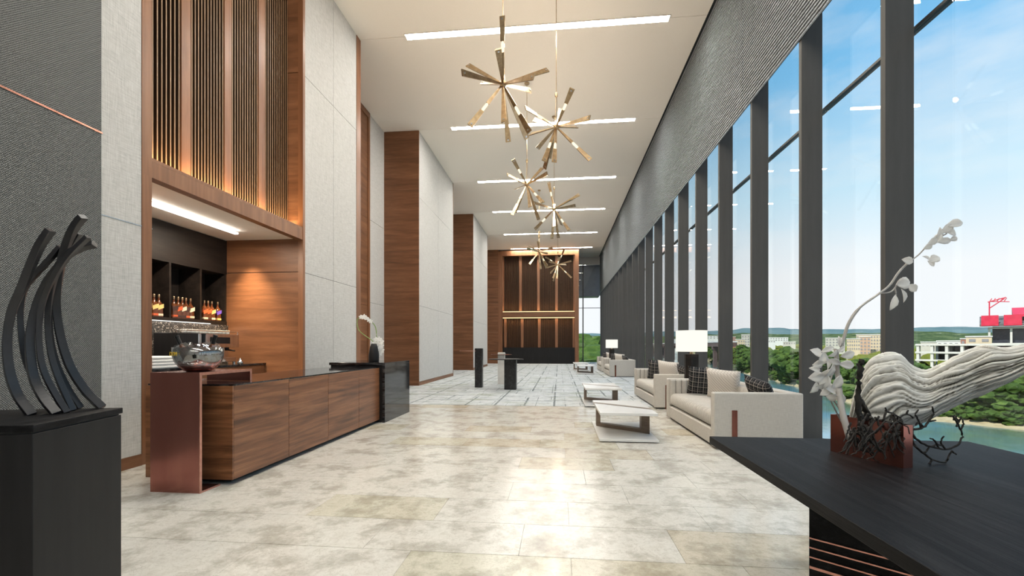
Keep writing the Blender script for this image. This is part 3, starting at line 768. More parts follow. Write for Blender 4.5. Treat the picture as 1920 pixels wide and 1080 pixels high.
for k in range(12):
    y = 6.0 + k * 0.078
    if g0 is None: g0 = MB().lathe([(0.020, 0), (0.028, 0.012), (0.033, 0.055), (0.030, 0.056), (0.022, 0.012)], n=14).build('espresso_cup', M['porcelain'], None, smooth=True); o = g0
    else: o = g0.copy(); COL.objects.link(o)
    o.location = (-5.34, y, 1.432)
    tag(o, 'small white cup in the row on top of the coffee machine', 'cup', 'cups on the coffee machine')
t0 = None
for k in range(4):
    z = 0.955 + k * 0.04
    B = MB((-5.2, 5.42, z)); B.box(-5.32, -5.08, 5.22 + 0.0 * k, 5.62 - 0.022 * k, z, z + 0.038)
    tag(B.build('folded_towel', M['towel'], None, bevel=0.014), ['bottom folded white towel of the pile on the back counter', 'second folded white towel from the bottom of the pile', 'third folded white towel from the bottom of the pile', 'top folded white towel of the pile on the back counter'][k], 'towel', 'folded towels on the back counter')
for k, y in enumerate((5.66, 5.735)):
    o = MB((-5.12, y, 0.955)).add([], []).lathe([(0.026, 0.955), (0.040, 1.135), (0.037, 1.135), (0.023, 0.96)], c=(-5.12, y, 0), n=18).build('paper_cup', M['porcelain'], None, smooth=True)
    tag(o, ['tall white cup beside the folded towels', 'tall white cup between another cup and the ice bowl'][k], 'cup')
o = MB((-5.12, 6.86, 0.955)).lathe([(0.04, 0.955), (0.045, 0.985), (0.022, 1.01), (0.012, 1.03), (0.016, 1.045)], c=(-5.12, 6.86, 0), n=16).build('small_jar', M['steel'], None, smooth=True)
tag(o, 'small steel jar alone at the right end of the back counter', 'jar')
b = (-5.0, 5.6, 3.07)
bl = empty('bar_ceiling_light', b, label='slim white linear light set in the bar recess ceiling', cat='ceiling light')
MB(b).box(-5.11, -5.05, 4.47, 6.72, 3.012, 3.036).build('diffuser', M['bar_strip'], bl)
B = MB(b); B.box(-5.085, -5.075, 4.6, 4.62, 3.036, 3.07); B.box(-5.085, -5.075, 5.6, 5.62, 3.036, 3.07); B.box(-5.085, -5.075, 6.6, 6.62, 3.036, 3.07)
B.build('frame', M['paint'], bl)

# orchid in a black vase on the marble desk
vb = (-3.20, 7.62, 0.972)
ve = empty('orchid_vase', vb, label='tapered black vase on the marble desk holding a white orchid', cat='vase')
MB().lathe([(0.085, 0), (0.09, 0.02), (0.088, 0.12), (0.070, 0.24), (0.045, 0.31), (0.038, 0.312), (0.06, 0.22), (0.07, 0.05)], n=24).build('vase_body', M['black_lacquer'], ve, smooth=True)
oe = empty('white_orchid', (vb[0], vb[1], vb[2] + 0.28), label='white orchid with long arching green stems in the black vase', cat='flower')
ob = Vector((vb[0], vb[1], vb[2] + 0.28))
def op(px, py, d=8.02): return pt(px, py, d) - ob
for path in (((703, 646), (697, 638), (684, 629), (673, 619), (669.5, 606), (671, 598), (677, 595)), ((705, 646), (706, 625), (703, 611), (697, 604), (690, 596))):
    MB().tube(bez([op(*p) for p in path], 5), 0.008, 6).build('stem', M['stem_green'], oe, smooth=True)
def blossom(c, s, parent, r2):
    """five rounded petals about a lip"""
    B = MB()
    ax = Vector((r2.uniform(-0.3, 0.9), -1, r2.uniform(-0.3, 0.4))).normalized()
    u = ax.cross(Vector((0, 0, 1))).normalized(); v = u.cross(ax)
    for k in range(5):
        a = 2 * math.pi * (k + 0.25) / 5
        dr = u * math.cos(a) + v * math.sin(a); tn = ax.cross(dr)
        prof = [(0.05, 0.1, 0.0), (0.4, 0.33, 0.12), (0.75, 0.30, 0.16), (1.0, 0.06, 0.05)]
        vs = []
        for (l, wd_, up_) in prof:
            for sg in (-1, 0, 1):
                vs.append(c + dr * l * s + tn * sg * wd_ * s + ax * (up_ * s + (0.06 * s if sg == 0 else 0)))
        B.add(vs, [(i * 3 + j, i * 3 + j + 1, i * 3 + j + 4, i * 3 + j + 3) for i in range(3) for j in range(2)])
    B.tube([c, c + ax * s * 0.4], [s * 0.16, s * 0.05], 6)
    return B.build('blossom', M['petal'], parent, smooth=True)
r2 = random.Random(3)
for (px, py) in ((677, 594.5), (683, 593), (687, 596.5), (691, 600), (695, 602.5), (681, 595.5), (705, 637), (711, 636), (716, 641), (703, 644), (709, 645), (715, 649), (704, 652), (711, 654), (716, 657), (707, 660), (712, 663), (709, 666)):
    blossom(op(px, py, 8.0 + r2.uniform(-0.09, 0.0)), 0.05 if py > 620 else 0.042, oe, r2)

# ------------------------------------------------------------------ pedestal and ribbon sculpture on the left
C0, C1 = Vector((-2.04, 1.573)), Vector((-2.172, 2.067))
side = (C1 - C0); nrm = Vector((-side.y, side.x)).normalized() * 0.62
poly = [C0, C1, C1 + nrm, C0 + nrm]; cen = sum(poly, Vector((0, 0))) / 4
pb = (cen.x, cen.y, 0)
pe = empty('pedestal', pb, label='square black pedestal standing against the dark woven wall', cat='pedestal')
def inset(p, k): return [cen + (q - cen) * k for q in p]
MB(pb).prism(inset(poly, 0.985), 0, 0.905).build('body', M['black_lacquer'], pe, bevel=0.003)
MB(pb).prism(inset(poly, 0.96), 0.905, 0.912).build('shadow_joint', M['dark_gap'], pe)
MB(pb).prism(poly, 0.912, 0.94).build('top_slab', M['wood_black'], pe, bevel=0.003)
M['ribbon'] = mat('blackened_steel', rough=0.36, spec=0.5, fn=noise_fn((0.010, 0.010, 0.012), (0.02, 0.02, 0.024), 12, 0.05))
sc = empty('ribbon_sculpture', (-2.33, 1.84, 0.94), label='black sculpture of bent crossing metal ribbons on the black pedestal', cat='sculpture')
so = Vector((-2.33, 1.84, 0.94))
ribs = [((158, 1012), (85, 920), (45, 800), (35, 660), (55, 520), (105, 400), (150, 290), (195, 190), (250, 108)),
        ((280, 1012), (210, 930), (165, 830), (148, 700), (152, 600), (180, 480), (230, 370), (290, 290), (330, 235), (400, 195), (468, 178)),
        ((505, 985), (420, 900), (345, 780), (300, 640), (280, 500), (285, 380), (303, 270), (330, 175), (365, 100), (410, 42)),
        ((400, 995), (335, 890), (280, 770), (250, 640), (245, 500), (260, 390), (300, 280), (345, 200), (392, 126)),
        ((330, 1005), (265, 905), (215, 800), (195, 690), (195, 560), (218, 440), (265, 340), (335, 240), (435, 142)),
        ((268, 1000), (195, 890), (130, 760), (105, 620), (102, 500), (122, 400), (165, 340), (230, 270), (300, 190)),
        ((360, 1000), (300, 870), (255, 740), (236, 590), (245, 450), (275, 330), (325, 250))]
dep = [(2.03, 2.00), (2.06, 2.12), (2.27, 2.10), (2.25, 2.17), (2.10, 2.05), (2.10, 2.14), (2.17, 2.10)]
for ri, (rb, (da, db)) in enumerate(zip(ribs, dep)):
    P_ = [pt(x / 2.633, 390 + y / 2.633, da + (db - da) * k / (len(rb) - 1)) - so for k, (x, y) in enumerate(rb)]
    if True:
        h0 = 0.94 - so.z
        P_[0].z = h0 + 0.0
    path = bez(P_, 6)
    B = MB(); out = []
    view = Vector((-0.75, 0.66, 0)); n = len(path)
    for i, p in enumerate(path):
        tg = (path[min(i + 1, n - 1)] - path[max(i - 1, 0)]).normalized()
        tw = R(-20 + 55 * (i / n) ** 1.5)
        a0 = tg.cross(view).normalized(); b0 = a0.cross(tg).normalized()
        a = a0 * math.cos(tw) + b0 * math.sin(tw); bb = b0 * math.cos(tw) - a0 * math.sin(tw)
        wd_ = (0.034 - 0.008 * i / n) * (0.72 if ri > 2 else 1); th = 0.016 if ri < 3 else 0.012
        out.append([p + a * wd_ / 2 + bb * th, p - a * wd_ / 2 + bb * th, p - a * wd_ / 2 - bb * th, p + a * wd_ / 2 - bb * th])
    B.rings(out).build('ribbon', M['ribbon'], sc, bevel=0.002)

# ------------------------------------------------------------------ black console table at the right
tb = (1.47, 1.0, 0)
te = empty('console_table', tb, label='large black ash table with a broad top in the near right corner', cat='table')
MB(tb).box(0.825, 2.125, -0.8, 2.61, 0.71, 0.75).build('table_top', M['wood_black'], te, bevel=0.003)
B0 = Vector((0.955, 1.855)); dr = Vector((math.sin(R(49.2)), -math.cos(R(49.2)))); nn = Vector((dr.y, -dr.x)) * -1
q = [B0, B0 + dr * 1.15, B0 + dr * 1.15 + nn * 0.9, B0 + nn * 0.9]
if (q[3] - q[0]).x < 0: q = [B0, B0 + dr * 1.15, B0 + dr * 1.15 - nn * 0.9, B0 - nn * 0.9]
MB(tb).prism(q, 0.0, 0.708).build('base_block', M['wood_black'], te)
out_n = -((q[3] - q[0]).normalized())
for z, t_, L_ in ((0.513, 0.005, 0.96), (0.477, 0.005, 0.985), (0.441, 0.005, 1.0), (0.402, 0.010, 1.0), (0.355, 0.005, 1.0), (0.31, 0.005, 1.0)):
    a = B0 + dr * 0.002; c = B0 + dr * 1.148 * L_
    MB(tb).prism([a, c, c + out_n * 0.004, a + out_n * 0.004], z - t_ / 2, z + t_ / 2).build('copper_inlay', M['copper_line'], te)

# copper planter and driftwood arrangement
p0, p1 = Vector((1.282, 2.305)), Vector((1.394, 2.005))
d2 = (p1 - p0); nn = Vector((-d2.y, d2.x)).normalized() * 0.05
if nn.x < 0: nn = -nn
plb = ((p0.x + p1.x + nn.x) / 2, (p0.y + p1.y + nn.y) / 2, 0.75)
pl = empty('copper_planter', plb, label='rose copper box planter under the driftwood on the black table', cat='planter')
q = [p0, p1, p1 + nn, p0 + nn]; cq = sum(q, Vector((0, 0))) / 4; qi = [cq + (v - cq) * 0.95 for v in q]
B = MB(plb)
lo, hi = 0.75, 0.925
vs = [(v.x, v.y, lo) for v in q] + [(v.x, v.y, hi) for v in q] + [(v.x, v.y, hi) for v in qi] + [(v.x, v.y, 0.80) for v in qi]
B.add(vs, [(3, 2, 1, 0)] + [(i, (i + 1) % 4, 4 + (i + 1) % 4, 4 + i) for i in range(4)] + [(4 + i, 4 + (i + 1) % 4, 8 + (i + 1) % 4, 8 + i) for i in range(4)] + [(8 + i, 8 + (i + 1) % 4, 12 + (i + 1) % 4, 12 + i) for i in range(4)] + [(12, 13, 14, 15)])
B.build('box_wall', M['copper'], pl)
MB(plb).prism([cq + (v - cq) * 0.90 for v in q], 0.80, 0.90).build('soil', M['twig'], pl)

def driftwood():
    # spine sections: photo top, bottom, distance, thickness
    S = [(1588, 806, 838, 2.14, 0.05), (1600, 745, 838, 2.13, 0.085), (1615, 700, 838, 2.12, 0.105), (1636, 672, 834, 2.11, 0.12), (1660, 662, 824, 2.10, 0.13), (1688, 664, 812, 2.09, 0.135), (1710, 684, 800, 2.08, 0.13), (1735, 692, 790, 2.07, 0.125),
         (1760, 682, 778, 2.05, 0.115), (1790, 664, 764, 2.03, 0.11), (1820, 652, 750, 2.01, 0.10), (1850, 645, 737, 1.98, 0.095), (1882, 650, 722, 1.95, 0.085), (1920, 646, 700, 1.92, 0.075), (1960, 640, 678, 1.88, 0.06), (1985, 640, 660, 1.86, 0.03)]
    tops = bez([pt(s[0], s[1], s[3]) for s in S], 14); bots = bez([pt(s[0] + 4, s[2], s[3] - 0.02) for s in S], 14)
    th = bez([Vector((s[4], 0, 0)) for s in S], 14)
    vd = Vector((0.55, 0.835, 0)).normalized(); NR = 170; rings = []
    base = Vector((1.55, 2.1, 0.9))
    length = 0.0; prev = None
    for i, (a, c, t_) in enumerate(zip(tops, bots, th)):
        mid = (a + c) / 2; half = (a - c) / 2
        if prev is not None: length += (mid - prev).length
        prev = mid
        ring = []
        for k in range(NR):
            f = 2 * math.pi * k / NR
            cs, sn = math.cos(f), math.sin(f)
            p = mid + half * cs + vd * t_.x * sn
            u = length
            # long wavering ridges, deep splits and pits that follow the grain
            wv = 0.35 * noise.noise(Vector((u * 3.5, f * 0.7, 2))) + 0.10 * noise.noise(Vector((u * 9.0, f * 1.5, 6)))
            q = f + wv * 1.5
            def ridge(fu, fq, sd):
                return abs(noise.noise(Vector((u * fu + sd, q * fq, sd))))
            g1 = noise.noise(Vector((u * 2.6, q * 1.1, 3)))
            g2 = 0.42 - min(0.42, ridge(1.5, 3.2, 9) * 2.2)
            g3 = 0.42 - min(0.42, ridge(3.5, 8.5, 21) * 1.6)
            g4 = noise.noise(Vector((u * 22.0, q * 30.0, 5)))
            amp = min(1.0, t_.x / 0.06)
            disp = (0.016 * g1 - 0.055 * g2 - 0.030 * g3 + 0.0022 * g4) * amp
            nr = (half.normalized() * cs + vd * sn).normalized()
            ring.append(p + nr * disp)
        rings.append(ring)
    B = MB(base); B.rings(rings)
    return B, base
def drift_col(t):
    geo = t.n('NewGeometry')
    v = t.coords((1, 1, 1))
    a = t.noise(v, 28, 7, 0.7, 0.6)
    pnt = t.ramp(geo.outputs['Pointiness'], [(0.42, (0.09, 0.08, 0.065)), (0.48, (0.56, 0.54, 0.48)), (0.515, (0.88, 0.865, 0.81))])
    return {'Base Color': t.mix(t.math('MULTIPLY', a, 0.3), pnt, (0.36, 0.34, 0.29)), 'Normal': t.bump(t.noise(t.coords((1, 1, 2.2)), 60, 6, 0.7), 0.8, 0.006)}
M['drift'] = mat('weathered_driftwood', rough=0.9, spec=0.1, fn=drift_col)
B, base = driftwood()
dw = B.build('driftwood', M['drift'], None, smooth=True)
tag(dw, 'big pale weathered driftwood log with deep grain resting on the copper planter', 'driftwood')

# black twigs and roots
tw_b = Vector((1.45, 2.1, 0.93))
tw = empty('black_twigs', tw_b, label='black branching twigs tangled under the driftwood and round the copper planter', cat='twigs')
def twig(path, r0, r1=None, d=2.0):
    P_ = bez([pt(p[0], p[1], p[2] if len(p) > 2 else d) - tw_b for p in path], 4)
    n = len(P_); r1 = r0 * 0.45 if r1 is None else r1
    for i in range(1, n - 1): P_[i] += Vector((rnd.uniform(-1, 1), rnd.uniform(-1, 1), rnd.uniform(-1, 1))) * r0 * 0.45
    MB().tube(P_, [r0 + (r1 - r0) * i / (n - 1) for i in range(n)], 6).build('twig', M['twig'], tw, smooth=True)
twig([(1619, 815), (1612, 770), (1611, 720), (1613, 690), (1616, 674)], 0.013, 0.012, 2.0)
twig([(1619, 815), (1626, 780), (1618, 757), (1612, 745)], 0.012, 0.008, 2.0)
twig([(1636, 830), (1633, 790), (1622, 760)], 0.008, 0.006, 1.99)
for path in (((1640, 812), (1665, 792), (1700, 806), (1722, 826), (1745, 838), (1772, 842), (1790, 838), (1803, 825), (1804, 812), (1797, 795), (1793, 780)),
             ((1793, 800), (1799, 788), (1803, 781)), ((1797, 796), (1788, 782), (1783, 779)), ((1800, 805), (1806, 797), (1804, 786)), ((1788, 788), (1790, 778)),
             ((1700, 806), (1726, 803), (1740, 792), (1750, 776), (1748, 762)), ((1742, 790), (1755, 788)), ((1726, 803), (1722, 788), (1716, 776), (1722, 768)), ((1732, 800), (1722, 792), (1717, 797)),
             ((1700, 806), (1712, 832), (1730, 848), (1748, 862), (1772, 866), (1778, 858), (1784, 845)), ((1748, 862), (1741, 872), (1747, 877)), ((1730, 848), (1738, 846), (1742, 838)),
             ((1772, 842), (1764, 828), (1770, 818)), ((1760, 840), (1752, 826), (1744, 822)), ((1784, 845), (1793, 852)), ((1745, 838), (1756, 834), (1766, 836))):
    twig(path, 0.0055 if len(path) > 4 else 0.004, 0.003, 1.93)
for k in range(58):
    x = rnd.uniform(1594, 1692); y = rnd.uniform(775, 822); dd = rnd.uniform(1.88, 1.96) - (x - 1600) * 0.0009
    pth = [(x, y, dd)]; dx = rnd.uniform(-12, 16)
    for j in range(4):
        dx += rnd.uniform(-9, 9)
        x += dx * 0.6; y += rnd.uniform(3, 17); pth.append((x, min(y, 866 - max(0, 1640 - x) * 0.25), dd - 0.008 * j))
    twig(pth, rnd.uniform(0.003, 0.006), 0.002)
for path in (((1655, 790), (1662, 772), (1675, 776), (1688, 782), (1700, 776), (1712, 784)), ((1662, 772), (1660, 764)), ((1688, 782), (1692, 792)), ((1675, 776), (1668, 788)), ((1700, 776), (1703, 769))):
    twig(path, 0.0045, 0.003, 1.93)

# white flowering branch
fb_ = Vector((1.30, 2.16, 0.86))
fl_b = empty('flowering_branch', fb_, label='tall arching grey branch with white leaf-like blossoms leaning from the planter', cat='branch')
def fp(x, y, d=2.06): return pt(x, y, d) - fb_
MB().tube(bez([fp(1594, 824, 1.95), fp(1580, 775, 2.0), fp(1572, 720), fp(1569, 680), fp(1568, 655)], 6), [0.013] * 12 + [0.010] * 13, 10).build('thick_stem', M['stem_grey'], fl_b, smooth=True)
MB().tube(bez([fp(1577, 660), fp(1582, 635), fp(1592, 605), fp(1612, 577), fp(1645, 553), fp(1668, 535), (fp(1684, 512)), fp(1700, 495), fp(1722, 478), fp(1745, 455), fp(1775, 438)], 5), [0.007] * 15 + [0.005] * 21 + [0.003] * 15, 8).build('thin_stem', M['stem_grey'], fl_b, smooth=True)
for path in (((1650, 550), (1668, 548), (1678, 540), (1684, 528), (1690, 522)), ((1678, 540), (1680, 552), (1676, 560)), ((1568, 655), (1558, 655), (1548, 662)), ((1580, 775), (1560, 745), (1555, 720), (1550, 700)), ((1590, 812), (1572, 780), (1558, 752)), ((1575, 650), (1573, 635)), ((1572, 690), (1562, 700), (1556, 715))):
    MB().tube(bez([fp(*p) for p in path], 4), 0.0032, 6).build('side_stem', M['stem_grey'], fl_b, smooth=True)
def leaf(px, py, ln, ang, wd=0.5, d=2.05, tilt=0.3, name='petal'):
    c = fp(px, py, d); rt = Vector((CY, SY, 0)); up = Vector((0, 0, 1)); fw_ = Vector((-SY, CY, 0))
    ax = rt * math.cos(R(ang)) + up * math.sin(R(ang)); wdv = ax.cross(fw_).normalized()
    wdv = (wdv * math.cos(tilt) + fw_ * math.sin(tilt)); nr = ax.cross(wdv).normalized()
    l = ln * d / FPX; vs = []
    prof = [(0, 0.04), (0.15, 0.5), (0.38, 0.95), (0.62, 0.9), (0.83, 0.5), (1.0, 0.03)]
    for (tt, ww) in prof:
        for sg in (-1, -0.5, 0, 0.5, 1):
            vs.append(c + ax * (tt - 0.5) * l + wdv * sg * ww * wd * l * 0.5 + nr * (0.16 * l * (abs(sg) ** 1.5) * ww - 0.22 * l * (tt - 0.5) ** 2))
    B = MB(); B.add(vs, [(i * 5 + j, i * 5 + j + 1, i * 5 + j + 6, i * 5 + j + 5) for i in range(5) for j in range(4)])
    o = B.build(name, M['petal'], fl_b, smooth=True)
    md = o.modifiers.new('thick', 'SOLIDIFY'); md.thickness = 0.0012
for args in ((1531, 662, 26, -30, 0.7), (1541, 672, 30, 70, 0.75), (1534, 682, 22, 15, 0.8), (1552, 655, 26, 20, 0.45), (1562, 662, 24, 35, 0.5), (1528, 692, 22, -10, 0.5), (1545, 700, 36, 25, 0.65), (1556, 693, 34, 60, 0.6), (1531, 706, 30, 10, 0.75), (1526, 726, 26, 60, 0.75), (1546, 716, 34, 75, 0.6), (1556, 730, 34, -30, 0.6), (1569, 716, 32, 55, 0.6), (1560, 744, 26, -15, 0.6), (1577, 748, 24, 85, 0.8), (1590, 665, 28, 15, 0.6), (1588, 684, 30, -5, 0.6), (1565, 678, 26, -20, 0.5), (1578, 655, 18, 40, 0.5), (1574, 640, 20, 95, 0.5), (1548, 735, 24, 30, 0.6), (1551, 680, 26, 100, 0.55), (1540, 722, 24, 20, 0.6)):
    leaf(*args, tilt=rnd.uniform(-0.6, 0.6))
for args in ((1702, 489, 22, -15, 0.7), (1694, 531, 27, 10, 0.9), (1711, 540, 20, -40, 0.8), (1675, 567, 31, 70, 0.42), (1693, 554, 27, 100, 0.4), (1760, 437, 24, 75, 0.6), (1776, 428, 30, 35, 0.6), (1790, 420, 34, 12, 0.5), (1783, 437, 22, -20, 0.7), (1748, 452, 24, 40, 0.6), (1770, 452, 30, 5, 0.45), (1758, 447, 24, 60, 0.6), (1752, 486, 22, 25, 0.8), (1746, 494, 16, -40, 0.8), (1737, 484, 16, 150, 0.5), (1740, 462, 20, 30, 0.6), (1788, 448, 16, 20, 0.7)):
    leaf(*args, tilt=rnd.uniform(-0.5, 0.5))

# ------------------------------------------------------------------ sofas
def rsec(w_, h_, r, n=4):
    """rounded rectangle outline in (a, b), centred on 0"""
    out = []
    for cx, cy, a0 in ((w_ / 2 - r, h_ / 2 - r, 0), (-w_ / 2 + r, h_ / 2 - r, 90), (-w_ / 2 + r, -h_ / 2 + r, 180), (w_ / 2 - r, -h_ / 2 + r, 270)):
        for k in range(n + 1):
            a = R(a0 + 90 * k / n); out.append((cx + r * math.cos(a), cy + r * math.sin(a)))
    return out
def channelled(B, axis, c, ln, w_, h_, r, pitch, depth):
    """long cushion with stitched channels across its length; axis 0 = along x, 1 = along y, section in the other two"""
    steps = max(2, int(ln / pitch)) * 6; rings = []
    for i in range(steps + 1):
        t_ = -ln / 2 + ln * i / steps
        s = depth * (1 - abs(math.sin(math.pi * (i / 6.0)))) ** 1.6
        e = min(1.0, min(i, steps - i) / 5.0); e = 0.86 + 0.14 * math.sqrt(max(0, 1 - (1 - e) ** 2))
        ring = []
        for a, b2 in rsec((w_ - 2 * s) * (e if w_ < 0.2 else 1 - (1 - e) * 0.3), (h_ - 2 * s) * (e if h_ < 0.25 else 1), r):
            ring.append((c[0] + a, c[1] + t_, c[2] + b2) if axis == 1 else (c[0] + t_, c[1] + a, c[2] + b2))
        rings.append(ring)
    return B.rings(rings)
SW, SL, SH = 1.02, 2.44, 0.685
def sofa_proto():
    e = empty('sofa', (0, 0, 0))
    MB().box(0.06, SW - 0.06, 0.06, SL - 0.06, 0.0, 0.03).build('plinth', M['dark_gap'], e)
    MB().box(0.02, SW - 0.004, 0.004, SL - 0.004, 0.03, 0.22).build('base_rail', M['sofa'], e, bevel=0.012)
    for y in (0, SL - 0.12):
        MB().box(0.0, SW, y, y + 0.12, 0.028, SH).build('arm', M['sofa'], e, bevel=0.018, segs=3)
    MB().box(SW - 0.13, SW, 0.12, SL - 0.12, 0.22, SH - 0.002).build('back_frame', M['sofa'], e, bevel=0.015)
    B = channelled(MB(), 1, ((SW - 0.32) / 2 + 0.02, SL / 2, 0.335), SL - 0.25, SW - 0.34, 0.215, 0.085, 0.085, 0.012)
    B.build('seat_cushion', M['sofa'], e, smooth=True)
    B = channelled(MB(), 1, (SW - 0.20, SL / 2, 0.445), SL - 0.25, 0.15, 0.45, 0.05, 0.105, 0.022)
    B.build('channelled_back', M['sofa'], e, smooth=True)
    for y in (0.145, SL - 0.145):
        k0 = None
        for k in range(7):
            x = 0.03 + 0.045 + k * 0.095
            if k0 is None:
                k0 = MB().box(-0.046, 0.046, y - 0.03, y + 0.03, 0.24, SH - 0.012).build('arm_channel', M['sofa'], e, bevel=0.026, segs=4); o = k0
            else:
                o = k0.copy(); COL.objects.link(o)
            o.location = (x, 0, 0)
        MB().box(0.03, 0.70, y - 0.012 if y > 1 else y + 0.0, y + 0.0 if y > 1 else y + 0.012, 0.24, SH - 0.03).build('channel_seam', M['sofa_line'], e)
    for y in (-0.008, SL - 0.004):
        MB().box(0.208, 0.272, y, y + 0.012, 0.0, 0.475).build('bronze_leg', M['bronze'], e, bevel=0.004, label='flat bronze leg strap on the sofa arm')
    return e
def pillow_mesh(name, m, s=0.5, t_=0.085):
    n = 12; vs = []
    for side in (1, -1):
        for i in range(n + 1):
            for j in range(n + 1):
                u, v = -1 + 2 * i / n, -1 + 2 * j / n
                w_ = max(0, (1 - u ** 4) * (1 - v ** 4)) ** 0.6
                pull = 1 - 0.07 * (1 - abs(u) ** 2) * (abs(v) ** 3) ; pull2 = 1 - 0.07 * (1 - abs(v) ** 2) * (abs(u) ** 3)
                vs.append((u * s / 2 * pull2, v * s / 2 * pull, side * t_ * w_))
    fs = []
    N = (n + 1) ** 2
    for sd in (0, 1):
        for i in range(n):
            for j in range(n):
                a = sd * N + i * (n + 1) + j; q = (a, a + 1, a + n + 2, a + n + 1)
                fs.append(q if sd else tuple(reversed(q)))
    B = MB(); B.add(vs, fs)
    o = B.build(name, m, None, smooth=True)
    bm = bmesh.new(); bm.from_mesh(o.data); bmesh.ops.remove_doubles(bm, verts=bm.verts, dist=0.0005); bm.to_mesh(o.data); bm.free()
    o.data.polygons.foreach_set('use_smooth', [True] * len(o.data.polygons))
    me = o.data; bpy.data.objects.remove(o)
    return me
PIL = {'plaid': pillow_mesh('throw_pillow', M['plaid']), 'light': pillow_mesh('throw_pillow', M['pillow_light'])}
def pillow(kind, x, y, z, yaw, lean, roll, label, sc_=1.0, grp='throw pillows on the sofas'):
    o = bpy.data.objects.new('throw_pillow', PIL[kind]); COL.objects.link(o)
    o.matrix_world = Matrix.Translation((x, y, z)) @ Matrix.Rotation(yaw, 4, 'Z') @ Matrix.Rotation(lean, 4, 'Y') @ Matrix.Rotation(roll, 4, 'Z') @ Matrix.Scale(sc_, 4)
    tag(o, label, 'pillow', grp)
proto = sofa_proto()
SOFAS = [(1.85, 5.69, 'nearest cream linen sofa with a bronze leg strap, behind the black table'), (1.87, 9.20, 'second cream linen sofa, just beyond the near lit lamp'),
         (1.99, 18.4, 'far cream linen sofa facing the two small tables, before the far lamp'), (1.99, 21.9, 'farthest cream linen sofa, near the end window')]
for i, (x, y, lab) in enumerate(SOFAS):
    s = proto if i == 0 else copy_tree(proto)
    s.location = (x, y, 0)
    tag(s, lab, 'sofa', 'sofas along the windows')
    where = ['nearest sofa', 'second sofa', 'far sofa', 'farthest sofa'][i]
    # pillows stand on the seat and lean on the back
    zc = 0.445
    pillow('plaid', x + 0.50, y + 2.03, zc + 0.225, R(72), R(72), R(4), 'black plaid pillow at the far arm of the ' + where, 0.98)
    pillow('light', x + 0.60, y + 1.42, zc + 0.225, R(50), R(70), R(6), 'cream woven pillow in the middle of the ' + where)
    pillow('plaid', x + 0.72, y + 0.42, zc + 0.19, R(10), R(62), R(12), 'black plaid pillow near the close end of the ' + where, 0.92)

# coffee tables
def coffee_proto():
    e = empty('coffee_table', (0, 0, 0))
    W_, D_ = 0.73, 1.38
    ya, yb = 1.06, 0.44; s = 0.075
    MB().prism([(0, 0), (W_, 0), (W_, yb - s), (0, ya - s)], 0.345, 0.38).build('near_top', M['white_lacquer'], e, bevel=0.003)
    MB().prism([(0, ya + s), (W_, yb + s), (W_, D_), (0, D_)], 0.345, 0.38).build('far_top', M['white_lacquer'], e, bevel=0.003)
    MB().box(-0.01, W_ + 0.01, -0.01, D_ + 0.01, 0.012, 0.042).build('base_plate', M['white_lacquer'], e, bevel=0.003)
    MB().box(0.04, W_ - 0.04, 0.04, D_ - 0.04, 0, 0.012).build('glide', M['dark_gap'], e)
    def stripe(x0, x1, z0, z1, nm):
        f = lambda x: ya + (yb - ya) * x / W_
        MB().prism([(x0, f(x0) - s + 0.001), (x1, f(x1) - s + 0.001), (x1, f(x1) + s - 0.001), (x0, f(x0) + s - 0.001)], z0, z1).build(nm, M['table_wood'], e)
    stripe(0.0, W_, 0.345, 0.381, 'top_rail'); stripe(0.03, W_ - 0.03, 0.042, 0.09, 'bottom_rail')
    stripe(0.03, 0.085, 0.09, 0.345, 'leg'); stripe(W_ - 0.125, W_ - 0.03, 0.09, 0.345, 'leg')
    return e
cpz = coffee_proto()
for i, (x, y, lab) in enumerate(((0.53, 5.98, 'nearest white coffee table with a taupe wood loop across it'), (0.53, 9.35, 'white coffee table with a wood loop, on the edge of the carpet'),
                                 (0.80, 19.9, 'white coffee table far down the hall before the far sofa'), (0.72, 22.6, 'farthest white coffee table beside the end window'))):
    c = cpz if i == 0 else copy_tree(cpz)
    c.location = (x, y, 0.004 if i else 0)
    tag(c, lab, 'table', 'coffee tables beside the sofas')

# lamps with their side tables between the sofas
def lamp_proto():
    e = empty('table_lamp', (0, 0, 0))
    MB().box(-0.10, 0.10, -0.07, 0.07, 0, 0.02).build('foot', M['wood_dark'], e)
    MB().prism([(-0.115, -0.05), (-0.03, -0.085), (0.115, -0.05), (0.115, 0.05), (-0.115, 0.05)], 0.02, 0.545).build('column', M['wood_dark'], e, bevel=0.005)
    MB().lathe([(0.03, 0.545), (0.03, 0.62)], n=14).build('neck', M['brass'], e)
    n = 40; ro, h0, h1 = 0.272, 0.59, 0.975
    B = MB(); B.lathe([(ro, h0), (ro, h1), (ro - 0.006, h1), (ro - 0.006, h0), (ro, h0)], n=n, cap=False)
    B.build('shade', M['shade'], e, smooth=False)
    MB().lathe([(0.03, 0.62), (0.05, 0.67), (0.035, 0.73), (0.01, 0.75)], n=14).build('bulb', M['bulb'], e, smooth=True)
    return e
def side_proto():
    e = empty('side_table', (0, 0, 0))
    MB().box(-0.24, 0.24, -0.24, 0.24, 0.52, 0.55).build('table_top', M['wood_dark'], e, bevel=0.004)
    MB().box(-0.18, 0.18, -0.18, 0.18, 0.0, 0.02).build('foot', M['wood_dark'], e)
    MB().box(-0.05, 0.05, -0.05, 0.05, 0.02, 0.52).build('stem', M['bronze'], e)
    return e
lp, st = lamp_proto(), side_proto()
